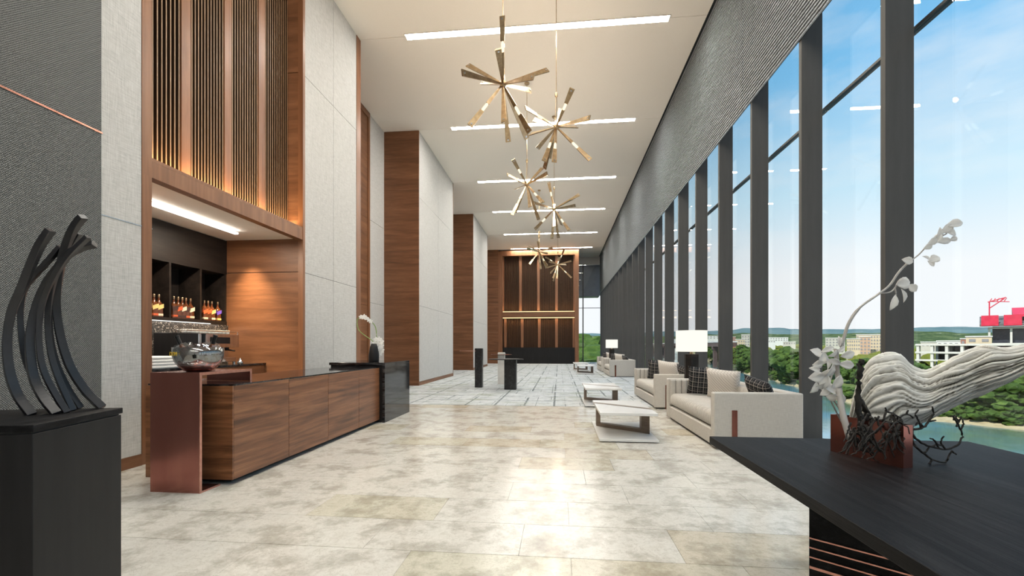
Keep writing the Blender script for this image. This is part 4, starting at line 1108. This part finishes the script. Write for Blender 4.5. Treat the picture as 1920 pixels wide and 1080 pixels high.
for i, (x, y, n1, n2) in enumerate(((2.42, 8.66, 'lit table lamp with cream drum shade and dark column, behind the nearest sofa', 'small dark side table under the near lit lamp'),
                                    (2.42, 21.37, 'small lit table lamp far down the hall between the far sofas', 'small dark side table under the far lit lamp'))):
    a = lp if i == 0 else copy_tree(lp); c = st if i == 0 else copy_tree(st)
    a.location = (x, y, 0.55); c.location = (x, y, 0)
    tag(a, n1, 'lamp', 'table lamps by the sofas'); tag(c, n2, 'table', 'side tables under the lamps')
    lamp('lamp_bulb_light', 'POINT', (x, y, 0.55 + 0.80), 10, (1.0, 0.8, 0.55), shadow_soft_size=0.05)

# ------------------------------------------------------------------ plinth tables on the carpet
def plinth(name, x, y, wd, dp, h_, m, lab, top=None, topm='black_lacquer'):
    e = empty(name, (x, y, 0.004), label=lab, cat='pedestal')
    MB().box(-wd / 2, wd / 2, -dp / 2, dp / 2, 0, h_).build('column', M[m], e, bevel=0.006)
    MB().box(-wd / 2 + 0.01, wd / 2 - 0.01, -dp / 2 + 0.01, dp / 2 - 0.01, h_, h_ + 0.006).build('cap', M[m], e)
    if top:
        ox, r, z, th = top
        MB().lathe([(r, z), (r, z + th), (r * 0.97, z + th + 0.002)], c=(ox, 0, 0), n=36).build('table_top', M[topm], e)
def at(px, py): 
    d = EYE * FPX / (py - HY); p = pt(px, py, d); return p.x, p.y
x, y = at(897, 727)
plinth('plinth_table', x, y + 0.11, 0.22, 0.22, 1.16, 'black_stone', 'tall slim black stone plinth on the carpet, left of the three', (-0.32, 0.27, 1.08, 0.008), 'copper_line')
x, y = at(939.5, 721)
plinth('plinth_table', x, y + 0.11, 0.22, 0.22, 1.02, 'white_stone', 'white stone plinth between the two black plinths', (0.0, 0.34, 0.95, 0.012), 'bronze')
x, y = at(956.5, 731)
plinth('plinth_table', x, y + 0.15, 0.34, 0.30, 0.84, 'black_stone', 'short broad black plinth with a round black top', (-0.13, 0.50, 0.846, 0.02))

# ------------------------------------------------------------------ chandeliers
def chandelier(px, py, d, spikes, scale, label):
    c = pt(px, py, d)
    e = empty('chandelier', c, label=label, cat='chandelier', group='starburst chandeliers')
    rt, fw_, up = Vector((CY, SY, 0)), Vector((-SY, CY, 0)), Vector((0, 0, 1))
    MB().lathe([(0.015, -0.055), (0.045, -0.04), (0.055, 0), (0.045, 0.04), (0.015, 0.055)], n=16).build('hub', M['brass'], e, smooth=True)
    top = CEIL - c.z
    MB().tube([(0, 0, 0.62), (0, 0, top - 0.02)], 0.007, 8).build('rod', M['brass'], e)
    MB().lathe([(0.01, 0.56), (0.028, 0.575), (0.028, 0.63), (0.012, 0.65)], n=12).build('collar', M['brass'], e)
    MB().lathe([(0.06, top - 0.03), (0.065, top)], n=20).build('canopy', M['brass'], e)
    for k in range(3):
        a = 2.1 * k + 0.4
        MB().tube([(0.03 * math.cos(a), 0.03 * math.sin(a), 0.03), (0.012 * math.cos(a), 0.012 * math.sin(a), 0.57)], 0.004, 5).build('hanger_wire', M['brass'], e)
    lamp('chandelier_light', 'POINT', c + Vector((0, 0, 0.13)), 66 if d < 12 else 48, (1.0, 0.82, 0.62), shadow_soft_size=0.03)
    for i, sp_ in enumerate(spikes):
        dx, dy, sg, lit = sp_
        # blade of length L_ whose tip lies on the measured sight line, towards (sg < 0) or away from (sg > 0) the hall entrance
        o_ = Vector((0, 0, EYE)); rd = (pt(px + dx, py + dy, 1.0) - o_)
        q = rd.normalized(); tc_ = (c - o_).dot(q); mn = (o_ + q * tc_ - c).length
        L_ = max(0.93, mn * 1.001)
        dv = o_ + q * (tc_ + sg * math.sqrt(max(0, L_ * L_ - mn * mn))) - c
        ax = dv.normalized(); L_ = dv.length
        a = ax.cross(fw_ if abs(ax.dot(fw_)) < 0.9 else up).normalized(); b2 = ax.cross(a)
        tw_ = R((37 * i) % 70 - 25); a, b2 = a * math.cos(tw_) + b2 * math.sin(tw_), b2 * math.cos(tw_) - a * math.sin(tw_)
        def seg(B, l0, l1):
            rings = []
            for l in (l0, l1):
                wd_ = (0.026 + 0.066 * l / L_) / 2; th = 0.009
                p = ax * l
                rings.append([p + a * wd_ + b2 * th, p - a * wd_ + b2 * th, p - a * wd_ - b2 * th, p + a * wd_ - b2 * th])
            return B.rings(rings)
        B = MB()
        if lit:
            seg(B, 0.05, L_ * 0.47); seg(B, L_ * 0.64, L_)
            # thin spine joins the two halves behind the glass
            B.tube([ax * L_ * 0.46 - b2 * 0.012, ax * L_ * 0.65 - b2 * 0.012], 0.006, 5)
        else:
            seg(B, 0.05, L_)
        bl = B.build('blade', M['brass'], e)
        if lit:
            MB().tube([ax * L_ * 0.475, ax * L_ * 0.50, ax * L_ * 0.61, ax * L_ * 0.635], [0.015, 0.023, 0.023, 0.015], 10).build('bulb', M['bulb'], bl, smooth=True)
        MB().tube([ax * (L_ - 0.04) + b2 * 0.016, ax * (L_ - 0.04) - b2 * 0.016], 0.016, 12).build('rivet', M['steel'], bl)
A1 = [(-1, -128, 1, 1), (-9, -66, -1, 0), (-77, -22, -1, 0), (-66, -36, 1, 0), (-40, -4, 1, 0), (58, -14, -1, 0), (84, -27, 1, 0), (52, 12, 1, 0), (-62, 78, -1, 1), (2, 70, -1, 0), (10, 108, 1, 0), (50, 90, -1, 1), (45, 102, 1, 0)]
A2 = [(30, -72, -1, 1), (63, -17, -1, 0), (38, 0, 1, 0), (-58, -36, -1, 1), (-42, -14, 1, 0), (-50, 14, 1, 0), (64, 62, -1, 1), (-35, 40, 1, 0), (-23, 64, -1, 1), (-13, 58, 1, 0), (-4, 66, -1, 1), (-22, 78, 1, 0), (8, -34, 1, 0)]
A3 = [(-26, -47, -1, 1), (-37, -19, -1, 0), (29, -31, 1, 0), (38, -21, -1, 0), (-22, 9, 1, 0), (-28, 57, -1, 1), (-22, 52, 1, 0), (6, 42, -1, 0), (30, 34, -1, 1), (22, 66, 1, 0), (-20, -10, 1, 0)]
A4 = [(-10, -50, 1, 1), (-38, -12, -1, 0), (-16, -2, 1, 0), (32, -17, -1, 0), (47, -27, 1, 0), (40, -7, 1, 0), (-36, 38, -1, 1), (0, 33, -1, 0), (28, 40, -1, 1), (8, 54, 1, 0), (-4, 56, 1, 0), (14, 30, 1, 0)]
chandelier(943, 158, 7.14, A1, 1.0, 'largest brass starburst chandelier, nearest, with a blade pointing straight up')
chandelier(1043, 238, 8.57, A2, 1.0, 'second brass starburst chandelier, hanging to the right of the largest one')
chandelier(988, 346, 11.6, A3, 1.0, 'third brass starburst chandelier, below and between the two large ones')
chandelier(1039, 392, 13.3, A4, 1.0, 'fourth brass starburst chandelier, just above the fifth ceiling light')
chandelier(1011, 472, 19.6, [(a * 0.30, b2 * 0.30, s, l) for a, b2, s, l in A1], 1.0, 'fifth small brass starburst chandelier before the top of the slatted wall')
chandelier(1046, 496, 22.9, [(a * 0.40, b2 * 0.40, s, l) for a, b2, s, l in A2], 1.0, 'farthest small brass starburst chandelier before the slats')
# ------------------------------------------------------------------ outdoors
WATER = -20.75
river_c = [(0.05, 0.16, 0.17), (0.10, 0.22, 0.24)]
M['water'] = mat('river_water', rough=0.12, fn=lambda t: {'Base Color': t.ramp(t.noise(t.coords((0.02, 0.02, 0.02)), 1.0, 4), [(0.35, (0.14, 0.19, 0.09)), (0.62, (0.13, 0.30, 0.38))]), 'Normal': t.bump(t.noise(t.coords((0.5, 0.5, 0.5)), 1.0, 4), 0.12, 0.3)})
M['land'] = mat('meadow_land', rough=0.95, spec=0.1, fn=lambda t: {'Base Color': t.ramp(t.noise(t.coords((0.03, 0.03, 0.03)), 1.0, 7), [(0.36, (0.06, 0.12, 0.03)), (0.5, (0.20, 0.24, 0.08)), (0.6, (0.12, 0.18, 0.05)), (0.72, (0.42, 0.38, 0.26))])})
M['sand'] = mat('bank_sand', rough=0.95, fn=noise_fn((0.36, 0.28, 0.15), (0.52, 0.44, 0.27), 0.4, 0.1))
M['hill_wood'] = mat('wooded_hill', rough=0.95, spec=0.0, fn=lambda t: {'Base Color': t.ramp(t.noise(t.coords((0.03, 0.03, 0.03)), 1.0, 8, 0.7), [(0.35, (0.035, 0.065, 0.035)), (0.5, (0.075, 0.11, 0.05)), (0.62, (0.15, 0.185, 0.085)), (0.74, (0.5, 0.5, 0.45))])})
M['hill_far'] = mat('haze_tinted_wooded_hill', rough=0.95, spec=0.0, fn=lambda t: {'Base Color': t.ramp(t.noise(t.coords((0.008, 0.008, 0.012)), 1.0, 8, 0.7), [(0.35, (0.10, 0.17, 0.18)), (0.6, (0.16, 0.23, 0.23)), (0.75, (0.26, 0.31, 0.28))])})  # wooded hill with aerial haze put into its blue-green base colour
def leaf_fn(c0, c1, c2):
    def f(t):
        a = t.noise(t.coords((1, 1, 1)), 0.9, 6, 0.75)
        b = t.noise(t.coords((1, 1, 1)), 3.2, 5, 0.75)
        return {'Base Color': t.ramp(t.math('MULTIPLY_ADD', a, 0.5, t.math('MULTIPLY', b, 0.5)), [(0.36, c0), (0.5, c1), (0.64, c2)]), 'Normal': t.bump(b, 1.0, 0.6)}
    return f
LEAF = [mat('foliage_dark', rough=0.85, spec=0.15, fn=leaf_fn((0.016, 0.035, 0.008), (0.055, 0.10, 0.018), (0.15, 0.22, 0.04))),
        mat('foliage_mid', rough=0.85, spec=0.15, fn=leaf_fn((0.03, 0.045, 0.007), (0.18, 0.20, 0.022), (0.40, 0.40, 0.055))),
        mat('foliage_yellow', rough=0.85, spec=0.15, fn=leaf_fn((0.07, 0.08, 0.008), (0.34, 0.31, 0.025), (0.58, 0.50, 0.06)))]
M['bark'] = mat('bark', (0.10, 0.075, 0.05), 0.9, fn=noise_fn((0.07, 0.05, 0.035), (0.14, 0.10, 0.07), 6, 0.3))
M['concrete'] = mat('pale_concrete', rough=0.8, fn=noise_fn((0.60, 0.57, 0.52), (0.72, 0.69, 0.64), 0.5, 0.05))
M['dark_conc'] = mat('deck_shadow_concrete', rough=0.9, fn=noise_fn((0.10, 0.10, 0.10), (0.18, 0.17, 0.16), 0.3, 0.05))
M['dark_win'] = mat('dark_window', (0.03, 0.035, 0.045), 0.2, fn=noise_fn((0.02, 0.025, 0.035), (0.05, 0.055, 0.07), 0.4))
M['town_win'] = mat('town_window', (0.2, 0.2, 0.22), 0.3, fn=noise_fn((0.24, 0.23, 0.23), (0.34, 0.33, 0.33), 0.2))
M['red_paint'] = mat('red_paint', (0.62, 0.02, 0.05), 0.5, fn=noise_fn((0.55, 0.015, 0.045), (0.72, 0.03, 0.08), 0.3))
M['roof'] = mat('pale_roof', rough=0.8, fn=noise_fn((0.60, 0.58, 0.55), (0.74, 0.72, 0.70), 0.2))
M['brown_steel'] = mat('brown_bridge_steel', rough=0.7, fn=noise_fn((0.09, 0.055, 0.05), (0.14, 0.09, 0.08), 0.5))
def house(name, c):
    return mat(name, rough=0.85, fn=noise_fn(tuple(v * 0.92 for v in c), c, 0.4, 0.02))
HOUSE = [house('wall_cream', (0.70, 0.56, 0.38)), house('wall_white', (0.78, 0.77, 0.74)), house('wall_peach', (0.62, 0.40, 0.27)), house('wall_brick', (0.40, 0.17, 0.12)), house('wall_stone', (0.60, 0.56, 0.49))]

# far bank: radius of the water's edge by bearing to the right of the hall axis
BANK = [(4, 2900), (9.3, 2600), (13, 1800), (15.5, 1005), (17.6, 639), (19.5, 474), (21.5, 385), (24, 324), (28.4, 241), (31, 212), (34.2, 192), (38, 180), (42.5, 177), (50, 170), (60, 160), (75, 150)]
def bank(a):
    for (a0, r0), (a1, r1) in zip(BANK[:-1], BANK[1:]):
        if a <= a1: return r0 + (r1 - r0) * max(0, (a - a0)) / (a1 - a0)
    return BANK[-1][1]
def hpos(a, r, z): return (r * math.sin(R(a)), r * math.cos(R(a)), z)
def ground_z(a, r):
    b = bank(a); s = r - b
    if s < 0: return WATER - 0.5
    z = WATER + 0.25 + 3.2 * min(1, s / 22) + 3.0 * min(1, max(0, s - 22) / 120)
    z += 11 * min(1, max(0, r - 420) / 900) + 10 * min(1, max(0, r - 1100) / 800)
    return z + 0.8 * noise.noise(Vector((r * math.sin(R(a)) * 0.02, r * math.cos(R(a)) * 0.02, 3)))
MB((0, 0, WATER)).add([hpos(a, r, WATER) for r in (25, 3000) for a in range(-2, 85, 3)], [(i, i + 1, 29 + i + 1, 29 + i) for i in range(28)]).build('river', M['water'], kind='structure')
B = MB((0, 0, WATER)); angs = [4 + 0.75 * k for k in range(100)]; vs, fs_ = [], []
offs = [0, 4, 10, 20, 35, 60, 100, 160, 240, 360, 520, 760, 1100, 1500, 2000, 2600]
for a in angs:
    for s in offs:
        r = bank(a) + s + (2.5 * noise.noise(Vector((a * 0.9, 1, 7))) * min(4, bank(a) / 60) if s < 30 else 0)
        vs.append(hpos(a, r, WATER + 0.02 if s == 0 else ground_z(a, r)))
n = len(offs); B.mi = 0
for i in range(len(angs) - 1):
    for j in range(n - 1):
        B.mi = 1 if j < 2 else 0
        B.add([vs[i * n + j], vs[(i + 1) * n + j], vs[(i + 1) * n + j + 1], vs[i * n + j + 1]], [(0, 1, 2, 3)])
B.build('ground', [M['land'], M['sand']], kind='structure')
# near bank, seen through the far end window
B = MB((0, 0, WATER))
gx = [-60, -20, 0, 8, 16, 24, 40, 80, 160]; gy = [38, 60, 90, 140, 220, 400, 800, 1600, 2600]
def nz(x, y): return -17.5 if x < 12 + y * 0.09 else WATER - 1.5
B.add([(x + (y * 0.09 if x > 0 else 0), y, nz(x + (y * 0.09 if x > 0 else 0), y)) for y in gy for x in gx], [(j * 9 + i, j * 9 + i + 1, (j + 1) * 9 + i + 1, (j + 1) * 9 + i) for j in range(8) for i in range(8)])
B.build('land', M['land'], kind='structure')

def hill(name, r, h, seed, m, th):
    B = MB((0, 0, WATER)); rows = []
    for k, (dr, hh) in enumerate(((0, 0), (th * 0.4, 0.55), (th * 0.8, 0.9), (th, 1.0), (th * 1.6, 0.7), (th * 2.2, 0))):
        ring = []
        for i in range(0, 181):
            a = -6 + i * 0.5
            v = 0.5 + 0.5 * noise.noise(Vector((a * 0.11, seed, 0))) + 0.22 * noise.noise(Vector((a * 0.5, seed, k * 0.4))) + 0.06 * noise.noise(Vector((a * 2.3, seed, k)))
            ring.append(hpos(a, r + dr, WATER + 10 + (h + 20) * hh * max(0.35, 0.62 + 0.38 * v)))
        rows.append(ring)
    n = len(rows[0]); vs = [p for rr in rows for p in rr]
    B.add(vs, [(k * n + i, k * n + i + 1, (k + 1) * n + i + 1, (k + 1) * n + i) for k in range(5) for i in range(n - 1)])
    return B.build(name, m, smooth=True, kind='structure')
hill('hill', 1500, 33, 1.3, M['hill_wood'], 250)
hill('hill', 2000, 58, 4.1, M['hill_wood'], 350)
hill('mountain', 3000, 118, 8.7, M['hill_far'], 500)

# tree prototypes: a crown of leafy lumps over a short trunk
crowns, trunks = [], []
def crown_mesh(seed, name):
    r2 = random.Random(seed); bm = bmesh.new()
    for k in range(48):
        if k == 0: c, s = Vector((0, 0, 0.58)), 0.26
        else:
            a = r2.uniform(0, 6.28); z = r2.uniform(0.22, 0.93)
            q = 0.40 * math.sin(math.pi * min(1, (z - 0.1) / 0.9)) * r2.uniform(0.55, 1.1)
            c = Vector((q * math.cos(a), q * math.sin(a), z)); s = r2.uniform(0.06, 0.135)
        g = bmesh.ops.create_icosphere(bm, subdivisions=2, radius=s)
        for v in g['verts']:
            p = v.co.copy()
            v.co = p * (1 + 0.5 * noise.noise(p * 22 + Vector((k, seed, 0))) + 0.35 * noise.noise(p * 55 + Vector((seed, k, 0))))
            v.co.z *= 0.85
            v.co += c
    for f in bm.faces: f.smooth = False
    me = bpy.data.meshes.new(name); bm.to_mesh(me); bm.free()
    return me
for s in range(3):
    for mi in range(3):
        me = crown_mesh(s * 5 + 2, 'crown') if mi == 0 else crowns[s * 3].copy()
        me.materials.append(LEAF[mi]); crowns.append(me)
tk = MB().tube([(0, 0, -0.05), (0.01, 0, 0.2), (0, 0.01, 0.5)], [0.035, 0.028, 0.018], 6).build('trunk', M['bark'])
trunk_me = tk.data; bpy.data.objects.remove(tk)
TL = ['dark green leafy tree on the far river bank beyond the windows', 'fresh green leafy tree on the far river bank beyond the windows', 'yellow green leafy tree on the far river bank beyond the windows']
def tree(x, y, z, h, mi, lab=None, grp='trees along the far river bank', wide=1.0):
    e = empty('tree', (x, y, z), rnd.uniform(0, 6.28), lab or TL[mi], 'tree', grp + ', ' + ['dark', 'green', 'yellow'][mi])
    e.scale = (h * wide, h * wide, h)
    for nm, me in (('crown', crowns[rnd.randrange(3) * 3 + mi]), ('trunk', trunk_me)):
        o = bpy.data.objects.new(nm, me); COL.objects.link(o); o.parent = e
cnt = 0
for k in range(190):
    a = 12.5 + (48.5 - 12.5) * (k + rnd.random()) / 190
    s = 11 + 50 * rnd.random() ** 1.5
    r = bank(a) + s * (1 + bank(a) / 1500)
    hz = ground_z(a, r)
    dv = r * math.cos(R(a) + YAW)
    if 28.8 < a < 33.5 and s < 34: continue
    top = 1.25 - dv * ((-4 + 14 * rnd.random()) if a < 29 else (14 + 14 * rnd.random()) if a < 35 else (36 + 22 * rnd.random())) / FPX
    h = max(6, min(19, top - hz)) * rnd.uniform(0.8, 1.0)
    p = hpos(a, r, hz - 0.8)
    tree(p[0], p[1], p[2], h, rnd.choice((0, 1, 1, 2, 2)), wide=rnd.uniform(0.95, 1.4))
for k in range(60):                                     # low bushes at the water's edge
    a = 15 + 33 * (k + rnd.random()) / 60
    if noise.noise(Vector((a * 0.55, 3, 1))) > 0.22: continue
    r = bank(a) + rnd.uniform(6, 16)
    p = hpos(a, r, WATER + 0.2)
    tree(p[0], p[1], p[2] - 1.2, rnd.uniform(4.5, 8), 0 if k % 3 == 0 else 1, 'dark green bush low at the far water edge' if k % 3 == 0 else 'fresh green bush low at the far water edge', 'bushes at the far water edge', 1.6)
for k, (x, y, h) in enumerate(((2.6, 62, 18.0), (5.2, 66, 18.6), (6.0, 74, 19.4), (3.9, 80, 20.0), (7.6, 86, 20.5), (5.0, 96, 21.0), (9.5, 104, 20), (2.2, 92, 20.6), (8.0, 70, 18.4))):
    tree(x, y, -17.6, h, (0, 0, 0, 1, 0, 1, 0, 0, 0)[k], ['dark green tree close outside the narrow far end window', 'brighter green tree close outside the narrow far end window'][(0, 0, 0, 1, 0, 1, 0, 0, 0)[k]], 'trees outside the far end window', 1.15)
# distant woods: too many to count, one joined mass of crowns
src = crowns[0]
bm = bmesh.new()
for k in range(420):
    a = rnd.uniform(3, 52); r = max(bank(a) + 90, rnd.uniform(330, 1350)) * rnd.uniform(1, 1.1)
    if noise.noise(Vector((a * 0.35, r * 0.004, 9))) < -0.05: continue
    q = hpos(a, r, ground_z(a, r) + rnd.uniform(0, 2)); s = rnd.uniform(6, 11)
    g = bmesh.ops.create_icosphere(bm, subdivisions=2, radius=1)
    for v in g['verts']:
        p = v.co; d = 1 + 0.35 * noise.noise(p * 2.2 + Vector((k, 0, 0))) + 0.2 * noise.noise(p * 6 + Vector((k, 3, 0)))
        v.co = Vector(q) + Vector((p.x * d * s * 1.4, p.y * d * s * 1.4, p.z * d * s * 0.75))
me = bpy.data.meshes.new('treeline'); bm.to_mesh(me); bm.free(); me.materials.append(LEAF[1])
o = bpy.data.objects.new('treeline', me); COL.objects.link(o); tag(o, 'scattered distant woods between the river and the hills', 'woods', kind='stuff')

# buildings of the town across the river
def building(px, py_top, py_base, wpx, r, mi, lab, floors=3, cols=6, rot=0.0, roof=True, dep=18):
    a = math.degrees(math.atan((px - 960) / FPX)) - 5.9
    d = r * math.cos(R(a) + YAW)
    wd_ = wpx * d / FPX
    zt = EYE + (HY - py_top) * d / FPX; zb = min(ground_z(a, r), EYE + (HY - py_base) * d / FPX) - 1
    p = hpos(a, r, zb); H = zt - zb
    e = empty('building', p, -R(a) + rot, lab, 'building', 'buildings of the town across the river')
    MB().box(-wd_ / 2, wd_ / 2, 0, dep, 0, H).build('body', HOUSE[mi], e)
    MB().box(-wd_ / 2 - 0.4, wd_ / 2 + 0.4, -0.4, dep + 0.4, H, H + 0.8).build('roof', M['roof'], e)
    fh = min(3.6, H / floors)
    w0 = None
    for i in range(floors):
        for j in range(cols):
            x = -wd_ / 2 + wd_ * (j + 0.5) / cols; z = H - fh * (i + 0.62)
            if w0 is None:
                w0 = MB().box(-wd_ / cols * 0.26, wd_ / cols * 0.26, -0.25, 0.1, -fh * 0.25, fh * 0.25).build('window', M['town_win'], e); o = w0
            else:
                o = w0.copy(); COL.objects.link(o)
            o.location = (x, 0, z)
building(1637, 628, 650, 50, 640, 0, 'long cream apartment block behind the flowering branch, tallest of its row', 5, 12)
building(1622, 632, 650, 16, 610, 2, 'narrow peach block in front of the long cream apartment block', 5, 3)
building(1600, 636, 652, 20, 560, 0, 'low cream block left of the narrow peach block', 3, 6)
building(1566, 634, 650, 30, 760, 4, 'stone coloured block behind the top of the grey stem', 3, 6)
building(1458, 633, 642, 34, 1150, 1, 'wide white warehouse under the hills, between the second and third window fins', 2, 8)
building(1440, 638, 645, 24, 900, 1, 'low white shed in front of the wide white warehouse', 1, 6)
building(1480, 641, 650, 20, 800, 4, 'small stone building in the trees by the third window fin', 1, 5)
building(1398, 628, 650, 14, 700, 4, 'tall pale tower block above the end of the brown bridge', 5, 3)
building(1388, 637, 650, 16, 640, 0, 'cream block at the foot of the pale tower, over the bridge', 3, 4)
building(1330, 630, 645, 34, 1250, 1, 'distant white shed seen over the bridge beside the lit lamp', 2, 6)
building(1368, 632, 645, 20, 1050, 3, 'small brick building behind the bridge trees', 2, 4)
building(1260, 636, 650, 20, 1400, 1, 'tiny white building left of the lamp shade', 2, 4)
building(1116, 636, 645, 14, 900, 3, 'low brick building seen through the far end window', 2, 5)
building(1100, 634, 652, 22, 700, 1, 'long white shed seen through the far end window', 1, 6)
building(1788, 640, 662, 46, 520, 1, 'white flat roofed building behind the parking deck', 2, 6)
building(1815, 636, 665, 20, 470, 3, 'small red brick building beside the stadium', 2, 3)
building(1835, 632, 665, 34, 440, 0, 'plain cream block at the foot of the stadium', 1, 2)
building(1760, 642, 660, 50, 560, 4, 'long low stone building behind the left end of the parking deck', 1, 8)

# parking deck: open concrete frame
pk = pt(1722, 700, 300); pk.z = -22
e = empty('parking_deck', pk, R(-62), 'open concrete parking deck with bare columns and beams above the driftwood', 'parking deck')
col0 = None
for i in range(9):
    for j in range(2):
        if col0 is None: col0 = MB().box(-0.75, 0.75, -0.75, 0.75, 0, 24).build('column', M['concrete'], e); o = col0
        else: o = col0.copy(); COL.objects.link(o)
        o.location = (i * 7.5, j * 22, 0)
for k in range(5):
    MB().box(-1, 61, -1.0, 23, 3.5 + k * 5 - 0.2, 3.5 + k * 5 + 0.3).build('floor_slab', M['dark_conc'], e)
    MB().box(-1.2, 61.2, -1.2, -0.8, 3.5 + k * 5 - 0.3, 3.5 + k * 5 + 0.9).build('edge_beam', M['concrete'], e)
MB().box(-1, 61, 23, 23.4, 0, 24).build('rear_wall', M['dark_conc'], e)

# bridge
e0, e1 = hpos(12.2, 900, 0), hpos(19.6, 470, 0)
dx, dy = e1[0] - e0[0], e1[1] - e0[1]; L = math.hypot(dx, dy)
e = empty('bridge', (e0[0], e0[1], WATER), math.atan2(dy, dx), 'low brown road bridge crossing the river behind the lamp', 'bridge')
zd = 1.25 - WATER + 3.0
MB().box(-300, L, -7, 7, zd - 4.0, zd).build('girder', M['brown_steel'], e)
MB().box(-300, L, -7.4, 7.4, zd, zd + 1.3).build('deck', M['roof'], e)
pr = None
for k in range(-2, 6):
    x = k * L / 5.4
    if pr is None: pr = MB().add(*(lambda m_: (m_.v, m_.f))(MB().box(-2, 2, -6, -2.5, -2, zd - 4).box(-2, 2, 2.5, 6, -2, zd - 4).box(-2.4, 2.4, -7, 7, zd - 7, zd - 4))).build('pier', M['brown_steel'], e); o = pr
    else: o = pr.copy(); COL.objects.link(o)
    o.location = (x, 0, 0)

# stadium corner with red upper deck and floodlight racks
sp = pt(1855, 690, 400); sp.z = -18
e = empty('stadium', sp, R(-40), 'dark stadium stand with a bright red upper deck and light racks', 'stadium')
Ws = 120
B = MB(); B.box(0, Ws, 4, 40, 0, 22); B.build('stand_body', M['dark_win'], e)
c0 = None
for i in range(10):
    if c0 is None: c0 = MB().box(-0.7, 0.7, 0, 4, 0, 34).build('column', M['concrete'], e); o = c0
    else: o = c0.copy(); COL.objects.link(o)
    o.location = (i * 13, 0, 0)
MB().box(-1, Ws, 1, 40, 19, 21.5).build('concourse_slab', M['concrete'], e)
MB().box(-1, Ws, -1, 6, 34, 35.2).build('ring_beam', M['roof'], e)
MB().box(2, Ws, 6, 30, 21.5, 36).build('upper_body', M['dark_win'], e)
B = MB(); B.add([(-6, -4, 36), (Ws, -4, 36), (Ws, 24, 42), (-6, 24, 42), (-6, -4, 38), (Ws, -4, 38), (Ws, 24, 46), (-6, 24, 46)], [(0, 3, 2, 1), (4, 5, 6, 7), (0, 1, 5, 4), (1, 2, 6, 5), (2, 3, 7, 6), (3, 0, 4, 7)])
B.build('raked_tier', M['dark_conc'], e)
MB().add([(14, 2, 46), (Ws, 2, 46), (Ws, 24, 53), (14, 24, 53), (14, 2, 44), (Ws, 2, 44), (Ws, 24, 44), (14, 24, 44)], [(0, 1, 2, 3), (7, 6, 5, 4), (4, 5, 1, 0), (5, 6, 2, 1), (6, 7, 3, 2), (7, 4, 0, 3)]).build('red_seating', M['red_paint'], e)
pc = None
for i in range(9):
    if pc is None: pc = MB().box(0, 10.5, -4.8, -3.2, 36.5, 45.5).build('red_panel', M['red_paint'], e); o = pc
    else: o = pc.copy(); COL.objects.link(o)
    o.location = (-5 + i * 13.5, 0, 0)
tr0 = None
for i in range(4):
    if tr0 is None:
        B = MB(); B.tube([(0, 0, 42), (0, 0, 58)], 0.5, 6); B.tube([(0, 0, 52), (9, 0, 60)], 0.45, 6); B.tube([(-1, 0, 57.5), (10, 0, 61)], 0.5, 6); B.tube([(0, 0, 58), (12, 0, 57)], 0.4, 6)
        for q in range(5): B.tube([(q * 2.2, 0, 57.4), (q * 2.2 + 1.5, 0, 60.5)], 0.3, 5)
        tr0 = B.build('light_rack', M['red_paint'], e); o = tr0
        o['kind'] = 'thing'
    else: o = tr0.copy(); COL.objects.link(o)
    o.location = (i * 30, 0, 0)
